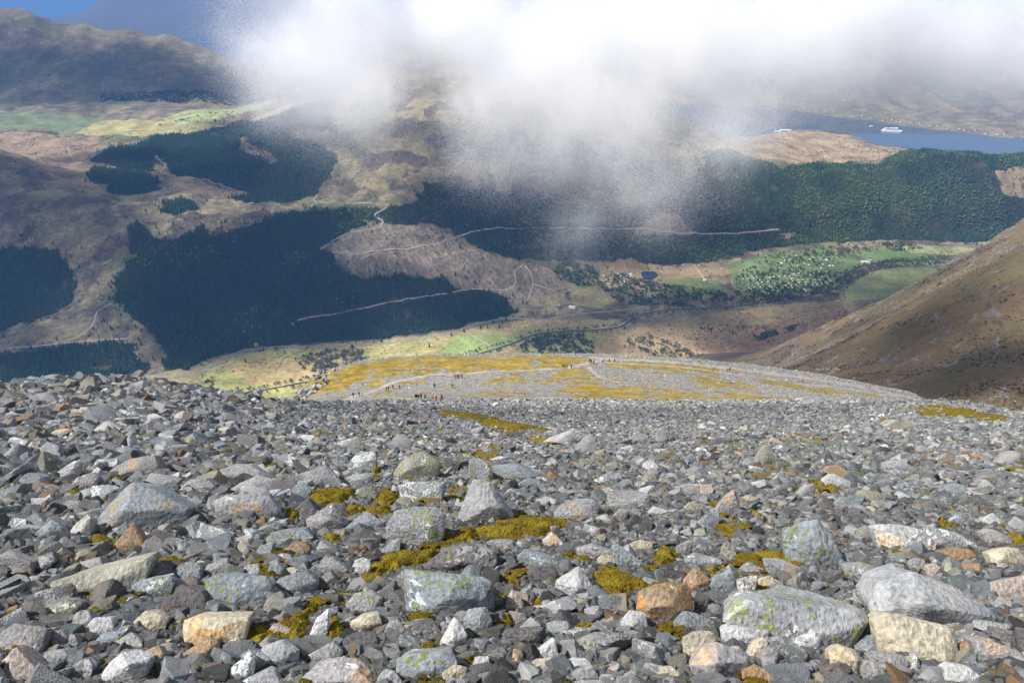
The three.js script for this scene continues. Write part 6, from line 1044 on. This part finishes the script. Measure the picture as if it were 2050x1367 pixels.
// houses
const houseWall = [std(rgb(0.72, 0.71, 0.68), 0.9), std(rgb(0.45, 0.43, 0.40), 0.9)], slate = [std(rgb(0.10, 0.105, 0.12), 0.7), std(rgb(0.16, 0.15, 0.15), 0.8), std(rgb(0.5, 0.5, 0.5), 0.6)], glassMat = std(rgb(0.03, 0.035, 0.04), 0.2, { specularIntensity: 1 }), doorMat = std(rgb(0.14, 0.06, 0.04), 0.7);
function part(p, g, m, name) { const o = new THREE.Mesh(g, m); o.name = name; p.add(o); return o; }
function gable(w, h, d) { const s = new THREE.Shape([[-d / 2, 0], [d / 2, 0], [0, h]].map((a) => new THREE.Vector2(...a))), g = new THREE.ExtrudeGeometry(s, { depth: w, bevelEnabled: false }); g.rotateY(Math.PI / 2); g.translate(-w / 2, 0, 0); return g; }
function house(px, py, L, D, H, turn, wall, roof, label, name = 'house', group) {
  const p = hitFar(px, py); if (!p) return null; const g = new THREE.Group(), rise = D * 0.36;
  const w = part(g, new THREE.BoxGeometry(L, H + 2, D).translate(0, H / 2 - 1, 0), houseWall[wall], 'wall'), rf = part(g, gable(L + 0.8, rise, D + 0.9).translate(0, H + 0.004, 0), slate[roof], 'roof');
  part(rf, new THREE.BoxGeometry(1.1, 2, 1.1).translate(L * 0.38, H + rise, 0), houseWall[1], 'chimney');
  const n = Math.max(2, Math.round(L / 4)); for (let i = 0; i < n; i++) { const x = -L / 2 + L * (i + 0.5) / n; if (i === Math.floor(n / 2)) part(g, new THREE.BoxGeometry(1.1, 2.1, 0.1).translate(x, 1.05, D / 2 + 0.04), doorMat, 'door'); else part(g, new THREE.BoxGeometry(1.4, 1.3, 0.1).translate(x, H * 0.55, D / 2 + 0.04), glassMat, 'window'); }
  g.position.set(p.x, farH(p.x, p.z) + 0.3, p.z); g.rotation.y = turn; tag(g, label, 'house', group); return add(g, name);
}
house(1374, 531, 26, 9, 6, 0.1, 0, 0, 'long white house with a dark roof at the wood edge above the tan field');
house(1402, 532, 13, 8, 5, 0.2, 0, 0, 'small white house right of the long white house at the wood edge');
house(1412, 562, 12, 8, 5, 0.5, 0, 2, 'white cottage among green meadow between pond and campsite');
house(1130, 612, 40, 13, 7, 0.35, 1, 1, 'large grey lodge building by the glen road, the longest of its cluster');
house(1146, 617, 24, 11, 6, -0.5, 0, 2, 'pale-roofed lodge building right of the large grey lodge', 'lodge');
house(1118, 618, 20, 10, 6, 0.9, 1, 0, 'dark-roofed lodge building left of the large grey lodge', 'lodge');
house(1252, 549, 16, 9, 5, 0.3, 0, 0, 'white house in the trees left of the pond');
house(1320, 607, 30, 10, 5, 0.15, 1, 0, 'long low grey building beside the glen road under trees');
house(1345, 604, 20, 9, 5, 0.1, 1, 0, 'low dark-roofed building right of the long low grey one by the road');
house(1600, 513, 26, 10, 5, 0.2, 0, 1, 'campsite reception building with a brown roof');
house(1572, 517, 20, 9, 5, 0.3, 1, 1, 'brown building left of the campsite reception');
house(1733, 526, 34, 10, 5, -0.35, 0, 2, 'long pale farm building at the right end of the campsite');
house(1742, 520, 22, 9, 5, -0.35, 0, 0, 'white farmhouse behind the long pale farm building');
house(363, 240, 20, 9, 5, 0.2, 0, 0, 'white farmhouse in the green pasture beyond the pass');
house(380, 229, 16, 8, 5, 0.1, 0, 0, 'white cottage above the pasture farmhouse beyond the pass');
house(372, 242, 14, 8, 4, 0.6, 0, 2, 'small steading beside the pasture farmhouse');
house(416, 219, 18, 8, 5, 0.0, 0, 0, 'white house at the top of the pasture beyond the pass');
house(1573, 263, 62, 14, 7, -0.1, 0, 2, 'long white building on the moor top by the loch', 'long_building');
{ const r = rng(71); const ORD = ['first', 'second', 'third', 'fourth', 'fifth', 'sixth', 'seventh', 'eighth', 'ninth', 'tenth', 'eleventh', 'twelfth'], nth = (i, n) => i < n / 2 ? (i ? ORD[i] + ' from the left' : 'leftmost') : (n - 1 - i ? ORD[n - 1 - i] + ' from the right' : 'rightmost'); for (let i = 0; i < 14; i++) house(1490 + i * 6.2 + 3 * r(), 262 + 0.12 * i + 3 * r() - (i < 6 ? 3 : 0), 12 + 10 * r(), 8, 5, r() - 0.5, 0, r() < 0.5 ? 0 : 2, `small white town house above the near loch shore, ${nth(i, 14)}`, 'town_house', 'town houses above the loch'); for (let i = 0; i < 24; i++) { const px = 1610 + i * 19 + 8 * r(), py = lerp(226, 283, (px - 1610) / 440) - 4 - 5 * r(); house(px, py - 1, 14 + 12 * r(), 9, 6, r() - 0.5, 0, 0, `small white house on the far loch shore, ${nth(i, 24)}`, 'shore_house', 'houses on the far shore'); } }
// caravans
{
  const body = new THREE.MeshPhysicalMaterial({ color: rgb(0.8, 0.8, 0.78), roughness: 0.4 }), r = rng(808);
  const proto = new THREE.Group(); const shape = new THREE.Shape(); shape.moveTo(-3.3, 0.5); shape.lineTo(3.1, 0.5); shape.lineTo(3.4, 1.2); shape.lineTo(3.0, 2.6); shape.lineTo(-2.9, 2.7); shape.lineTo(-3.4, 1.3); const bg = new THREE.ExtrudeGeometry(shape, { depth: 2.3, bevelEnabled: true, bevelSize: 0.12, bevelThickness: 0.12, bevelSegments: 1 }); bg.translate(0, 0, -1.15);
  part(proto, bg, body, 'body'); part(proto, new THREE.BoxGeometry(1.6, 0.7, 0.05).translate(0.6, 1.9, 1.3), glassMat, 'window'); part(proto, new THREE.CylinderGeometry(0.38, 0.38, 2.5, 10).rotateX(Math.PI / 2).translate(-0.2, 0.38, 0), doorMat, 'wheel'); 
  const place = (x, y, turn, label, group) => { const p = hitFar(x, y); if (!p || distLine(riverG, p.x, p.z) < 14) return; const c = proto.clone(); const k = 1.05 + 0.4 * r(); c.scale.set(k, 1.1, 1.1); c.position.set(p.x, farH(p.x, p.z) + 0.2, p.z); c.rotation.y = turn + 0.2 * (r() - 0.5); tag(c, label, 'caravan', group); add(c, 'caravan'); };
  for (let row = 0; row < 9; row++) for (let k = 0; k < 17; k++) { if (r() < 0.18) continue; const x = 1484 + k * 10.4 + row * 3 + 3 * r(), y = 553 + row * 4.4 - k * 0.5 + 2.2 * r(); if (x > 1665 || y < 546) continue; place(x, y, 0.5 + 0.25 * (row % 3), `small white caravan on the campsite, ${['back row', 'second row from the back', 'third row from the back', 'fourth row from the back', 'middle row', 'fourth row from the river', 'third row from the river', 'second row from the river', 'row next to the river'][row]}`, 'caravans on the campsite'); }
  for (let k = 0; k < 16; k++) place(1196 + 70 * r(), 546 + 28 * r(), r() * 3, 'small white caravan among trees left of the pond', 'caravans left of the pond');
  for (let k = 0; k < 16; k++) place(1560 + 120 * r(), 520 + 18 * r(), r() * 3, 'small white caravan on the upper green of the campsite', 'caravans on the upper campsite');
}
// boats on the loch
{
  const white = new THREE.MeshPhysicalMaterial({ color: rgb(0.82, 0.82, 0.8), roughness: 0.45 }), d = view(1785, 263), zf = H_LOCH * d.f / d.y, sh = new THREE.Group();
  const hull = new THREE.Shape(); [[-75, 0], [70, 0], [86, 11], [-78, 11]].forEach(([x, y], i) => i ? hull.lineTo(x, y) : hull.moveTo(x, y)); const hg = new THREE.ExtrudeGeometry(hull, { depth: 22, bevelEnabled: true, bevelSize: 1, bevelThickness: 2, bevelSegments: 2 }); hg.translate(0, 0, -11);
  part(sh, hg, white, 'hull');
  [[-64, 60, 5], [-60, 52, 4.5], [-56, 46, 4.5], [-40, 40, 4]].reduce((y, [a, b, h]) => { const dk = part(sh, new THREE.BoxGeometry(b - a, h - 0.4, 20).translate((a + b) / 2, y + h / 2, 0), white, 'deck'); part(dk, new THREE.BoxGeometry(b - a - 4, 1.4, 20.4).translate((a + b) / 2, y + h * 0.55, 0), glassMat, 'window_band'); return y + h; }, 12);
  part(sh, new THREE.CylinderGeometry(4, 5.5, 12, 12).scale(1.3, 1, 1).translate(-30, 36, 0), std(rgb(0.06, 0.09, 0.2), 0.6), 'funnel'); part(sh, new THREE.CylinderGeometry(0.5, 0.9, 14, 6).translate(26, 36, 0), white, 'mast'); part(sh, new THREE.BoxGeometry(12, 4, 23).translate(42, 30, 0), white, 'bridge');
  sh.position.set(d.x / d.f * zf, H_LOCH + 0.1, -zf); sh.rotation.y = -0.28; sh.scale.setScalar(0.86); tag(sh, 'white cruise ship lying on the blue loch', 'ship'); add(sh, 'cruise_ship');
  const e = view(1745, 253), zb = H_LOCH * e.f / e.y, b = new THREE.Group(), bh = new THREE.Shape(); [[-14, 0], [13, 0], [17, 4], [-15, 3.4]].forEach(([x, y], i) => i ? bh.lineTo(x, y) : bh.moveTo(x, y)); const bg2 = new THREE.ExtrudeGeometry(bh, { depth: 7, bevelEnabled: true, bevelSize: 0.4, bevelThickness: 0.6, bevelSegments: 1 }); bg2.translate(0, 0, -3.5);
  part(b, bg2, white, 'hull'); part(b, new THREE.BoxGeometry(12, 4, 5).translate(-2, 5.6, 0), white, 'cabin'); part(b, new THREE.CylinderGeometry(0.2, 0.3, 7, 5).translate(-1, 10.5, 0), white, 'mast'); b.position.set(e.x / e.f * zb, H_LOCH + 0.1, -zb); b.rotation.y = 0.2; tag(b, 'small white boat left of the cruise ship', 'boat'); add(b, 'boat');
}
// ---------------------------------------------------------------- the crag at the left end of the shoulder
{
  const g = new THREE.Group(), r = rng(272), C = nearField.hit(640, 770, 200, 420, 1.003), [x0, x1, z0, z1] = bounds(cliffG); g.position.copy(C);
  const P = [[582, 797], [600, 772], [640, 745], [700, 732], [680, 752], [645, 775], [615, 800]];
  for (let i = 0, t = 0; i < 60 && t < 3000; t++) { const px = lerp(580, 705, r()), py = lerp(730, 800, r()); if (!inPoly(P, px, py) || r() < smooth(0, 60, (px - 580) * 0.4 + (py - 735) * 0.2 - 10)) continue; const q = nearField.hit(px, py, 200, 420, 1.002); if (!q) continue; i++; const L = 1.3 + 2.6 * r() * r(), m = new THREE.Mesh(bigShapes[Math.floor(r() * bigShapes.length)], rockMat(r() < 0.5 ? 'grey' : r() < 0.5 ? 'olive' : 'dark', r() < 0.6 ? 'band' : 'plain')); m.name = 'crag_block'; m.position.set(q.x - C.x, q.y - 0.1 * L - C.y, q.z - C.z); m.rotation.set(0.6 * (r() - 0.5), r() * 6.28, 1.1 + 0.7 * r()); m.scale.set(L * (0.9 + 0.6 * r()), L, L * 0.9); g.add(m); }
  tag(g, 'rocky grey crag at the left end of the mossy shoulder', 'crag'); add(g, 'rock_crag');
}
// ---------------------------------------------------------------- walkers on the shoulder
function bodyField(bones, grow, cell, keep) {   // a figure as one skin: tapered limbs joined smoothly, meshed
  const res = 34, mc = new MarchingCubes(res, new THREE.MeshBasicMaterial(), false, false, 60000), S = 2.1, f = mc.field;
  for (let k = 0, q = 0; k < res; k++) for (let j = 0; j < res; j++) for (let i = 0; i < res; i++, q++) {
    const x = (i / res - 0.5) * S, y = (j / res) * S - 0.1, z = (k / res - 0.5) * S; let d = 0;
    for (const [a, b, ra, rb, kind] of bones) { if (keep && !keep.includes(kind)) continue; const ux = b[0] - a[0], uy = b[1] - a[1], uz = b[2] - a[2], t = clamp(((x - a[0]) * ux + (y - a[1]) * uy + (z - a[2]) * uz) / (ux * ux + uy * uy + uz * uz + 1e-9), 0, 1), e = Math.hypot(x - a[0] - ux * t, y - a[1] - uy * t, z - a[2] - uz * t) - lerp(ra, rb, t) - grow; d += Math.exp(-e * 38); }
    f[q] = d > 0 ? Math.log(d) / 38 : -1;
  }
  mc.isolation = 0; mc.update();
  const n = mc.count, pos = new Float32Array(n * 3); for (let i = 0; i < n; i++) { pos[i * 3] = mc.positionArray[i * 3] * S / 2 ; pos[i * 3 + 1] = (mc.positionArray[i * 3 + 1] + 1) * S / 2 - 0.1; pos[i * 3 + 2] = mc.positionArray[i * 3 + 2] * S / 2; }
  const g = new THREE.BufferGeometry(); g.setAttribute('position', new THREE.BufferAttribute(pos, 3)); const m = mergeVertices(g, 1e-4); m.computeVertexNormals(); return m;
}
const poseBones = (stride, arm) => { const B = [], L = (a, b, ra, rb, k) => B.push([a, b, ra, rb, k]);
  L([0, 0.95, 0], [0, 1.2, 0.01], 0.14, 0.155, 'torso'); L([0, 1.2, 0.01], [0, 1.4, 0], 0.155, 0.13, 'torso'); L([-0.15, 1.4, 0], [0.15, 1.4, 0], 0.075, 0.075, 'torso'); L([0, 1.45, 0], [0, 1.56, 0.01], 0.055, 0.055, 'neck'); L([0, 1.61, 0.02], [0, 1.7, 0.015], 0.085, 0.095, 'head'); L([0, 1.62, 0.11], [0, 1.6, 0.115], 0.018, 0.02, 'head');
  for (const s of [-1, 1]) { const q = s * stride; L([s * 0.09, 0.93, 0], [s * 0.1, 0.5, q * 0.6 + 0.03], 0.09, 0.062, 'leg'); L([s * 0.1, 0.5, q * 0.6 + 0.03], [s * 0.1, 0.09, q - 0.02 * s], 0.06, 0.042, 'leg'); L([s * 0.1, 0.05, q - 0.06], [s * 0.11, 0.045, q + 0.14], 0.045, 0.04, 'foot'); L([s * 0.2, 1.38, 0], [s * 0.27, 1.1, -q * arm - 0.02], 0.06, 0.048, 'arm'); L([s * 0.27, 1.1, -q * arm - 0.02], [s * 0.26, 0.88, -q * arm * 0.6 + 0.1], 0.046, 0.036, 'arm'); L([s * 0.26, 0.88, -q * arm * 0.6 + 0.1], [s * 0.255, 0.79, -q * arm * 0.6 + 0.14], 0.034, 0.028, 'hand'); } return B; };
const POSES = [poseBones(0.05, 0.5), poseBones(0.24, 0.8), poseBones(-0.2, 0.9)].map((b) => ({ body: bodyField(b, 0), jacket: bodyField(b, 0.02, 0, ['torso', 'arm']), trousers: bodyField(b, 0.018, 0, ['leg']) }));
const hatGeo = new THREE.SphereGeometry(0.112, 10, 6, 0, 6.2832, 0, 1.75).translate(0, 1.685, 0.005), bootGeo = mergeGeometries([-1, 1].map((s) => new THREE.CapsuleGeometry(0.055, 0.16, 3, 6).rotateX(Math.PI / 2).translate(s * 0.105, 0.05, 0.03))), packGeo = (() => { const s = new THREE.SphereGeometry(1, 10, 8); s.scale(0.17, 0.26, 0.12); s.translate(0, 1.2, -0.2); return s; })();
const skinMat = std(rgb(0.45, 0.27, 0.19), 0.6), cloth = new Map(), clothMat = (c) => { if (!cloth.has(c)) cloth.set(c, std(new THREE.Color(c), 0.85)); return cloth.get(c); };
const WALKERS = [   // px, py of the feet, jacket, trousers, pack, label
  [1127, 737, '#1c1f26', '#20242c', '#15181d', 'person in black leading the group of three on the upper path'], [1131, 737, '#b3231d', '#2a2a30', '#222', 'person in a red jacket, middle of the three on the upper path'], [1135, 737, '#c64a2a', '#30343c', '#333', 'person in an orange-red jacket, right of the three on the upper path'], [1144, 738, '#22252c', '#262a33', '#222', 'lone person in dark clothes just right of the group of three'],
  [1181, 726, '#17191f', '#1d2027', '#101216', 'tall person in black at the left of the pair on the crest'], [1184, 727, '#20222a', '#202228', '#3a1d1d', 'person in black at the right of the pair on the crest'], [1189, 728, '#33363d', '#26282e', '#222', 'person in dark grey stepping down right of the crest pair'], [1207, 727, '#6b2320', '#2b2d33', '#222', 'person in a dull red top on the crest path'], [1220, 725, '#2b4a86', '#23262e', '#1b1e25', 'person in a blue jacket on the crest path'], [1230, 725, '#c23a22', '#24262c', '#222', 'person in a red-orange jacket furthest right on the crest path'],
  [911, 758, '#7d1c1c', '#24262c', '#111', 'person in dark red at the left of the four in red on the middle path'], [915, 758, '#d02a1e', '#c0281c', '#221', 'person all in bright red on the middle path'], [918.5, 758, '#e03524', '#b3241c', '#333', 'tallest of the four in red on the middle path'], [925, 758, '#1d2026', '#24272e', '#161616', 'person in black at the right of the four in red'],
  [870, 777, '#1f2228', '#22252b', '#111', 'lone person in black on the stones below the middle path'], [905, 776, '#c05a50', '#5b4a48', '#444', 'person in a pale red top alone on the stones'],
  [774, 783, '#20232a', '#3a2420', '#9a2a20', 'person in dark clothes with a red pack on the left path'], [778, 782, '#8a2d22', '#22252b', '#222', 'person in a rust jacket next to the red pack carrier'], [787, 780, '#15171b', '#1a1c21', '#0f1013', 'tall person in black on the left path'], [800, 779, '#b04434', '#30343a', '#222', 'person in a brick-red top right of the tall one on the left path'],
  [707, 795, '#23262c', '#1d2026', '#222', 'leftmost person of all, in dark clothes'], [719, 793, '#1a1d22', '#22252b', '#333', 'person in black second from the left'],
  [833, 800, '#2a2d33', '#1c1f25', '#14161a', 'leftmost of the nearest group, in dark clothes'], [837, 802, '#14161a', '#17191e', '#222', 'crouched-looking person in black in the nearest group'], [843, 800, '#181a1f', '#1f2228', '#111', 'tall person in black in the nearest group'], [851, 800, '#d65a1e', '#1c1f25', '#222', 'person in an orange jacket in the nearest group'], [866, 803, '#e0701c', '#22252b', '#c64a1a', 'person in a bright orange jacket with an orange pack'], [874, 805, '#c2281e', '#23262c', '#222', 'person in a red jacket low in the nearest group'], [884, 804, '#a8201c', '#1d2026', '#15171b', 'person in dark red at the right of the nearest group'],
  [1399, 724, '#d9d9d6', '#33363c', '#444', 'person in a white top on the far sunlit crest'], [1415, 725, '#c23a2a', '#33363c', '#333', 'person in red right of the white top on the far crest'], [1428, 744, '#c2351f', '#26282e', '#222', 'person in a red jacket on the sunlit path'], [1457, 744, '#8c2a22', '#1d2026', '#222', 'left one of the pair on the sunlit path'], [1461, 743, '#191b20', '#1d2026', '#111', 'right one of the pair on the sunlit path, in black'],
  [1603, 764, '#d8d8d4', '#3a3d44', '#555', 'person in white on the sunlit edge right of centre'], [1607, 764, '#9a3a2a', '#2b2e34', '#333', 'person in rust beside the one in white on the sunlit edge'], [1659, 770, '#2d5a8c', '#2a2d33', '#222', 'lone person in blue on the sunlit edge'], [1734, 779, '#c8321f', '#25282e', '#222', 'person in red in the cluster near the end of the ridge'], [1740, 780, '#1d2026', '#1d2026', '#222', 'person in black in the cluster near the end of the ridge'], [1765, 783, '#d0462a', '#2b2e34', '#333', 'person in orange-red beyond the cluster on the ridge'], [1787, 786, '#4a4d55', '#2b2e34', '#222', 'person in grey near the end of the ridge'], [1792, 787, '#c03a26', '#2b2e34', '#222', 'rightmost person of all, in red'],
];
WALKERS.forEach(([px, py, jc, tc, pc, label], i) => {
  const p = hitRidge(px, py); if (!p) { console.log('walker off', label); return; }
  const P = POSES[i % 3], g = new THREE.Group(), mk = (geo, m, n) => { const o = new THREE.Mesh(geo, m); o.name = n; g.add(o); return o; };
  mk(P.body, skinMat, 'body'); mk(P.jacket, clothMat(jc), 'jacket'); mk(P.trousers, clothMat(tc), 'trousers'); mk(bootGeo, clothMat('#16130f'), 'boots'); mk(hatGeo, clothMat(['#2a1c12', '#15171b', '#4a3320', '#8c1f1a'][i % 4]), i % 4 === 3 ? 'hat' : 'hair'); mk(packGeo, clothMat(pc), 'backpack');
  g.position.set(p.x, nearField.h(p.x, p.z) + 0.06, p.z); g.rotation.y = 2.6 + 1.4 * Math.sin(i * 2.3); g.scale.setScalar(1.02 + 0.05 * Math.sin(i * 5)); tag(g, label, 'person', 'walkers on the shoulder'); add(g, 'person');
});
renderer.render(scene, camera);
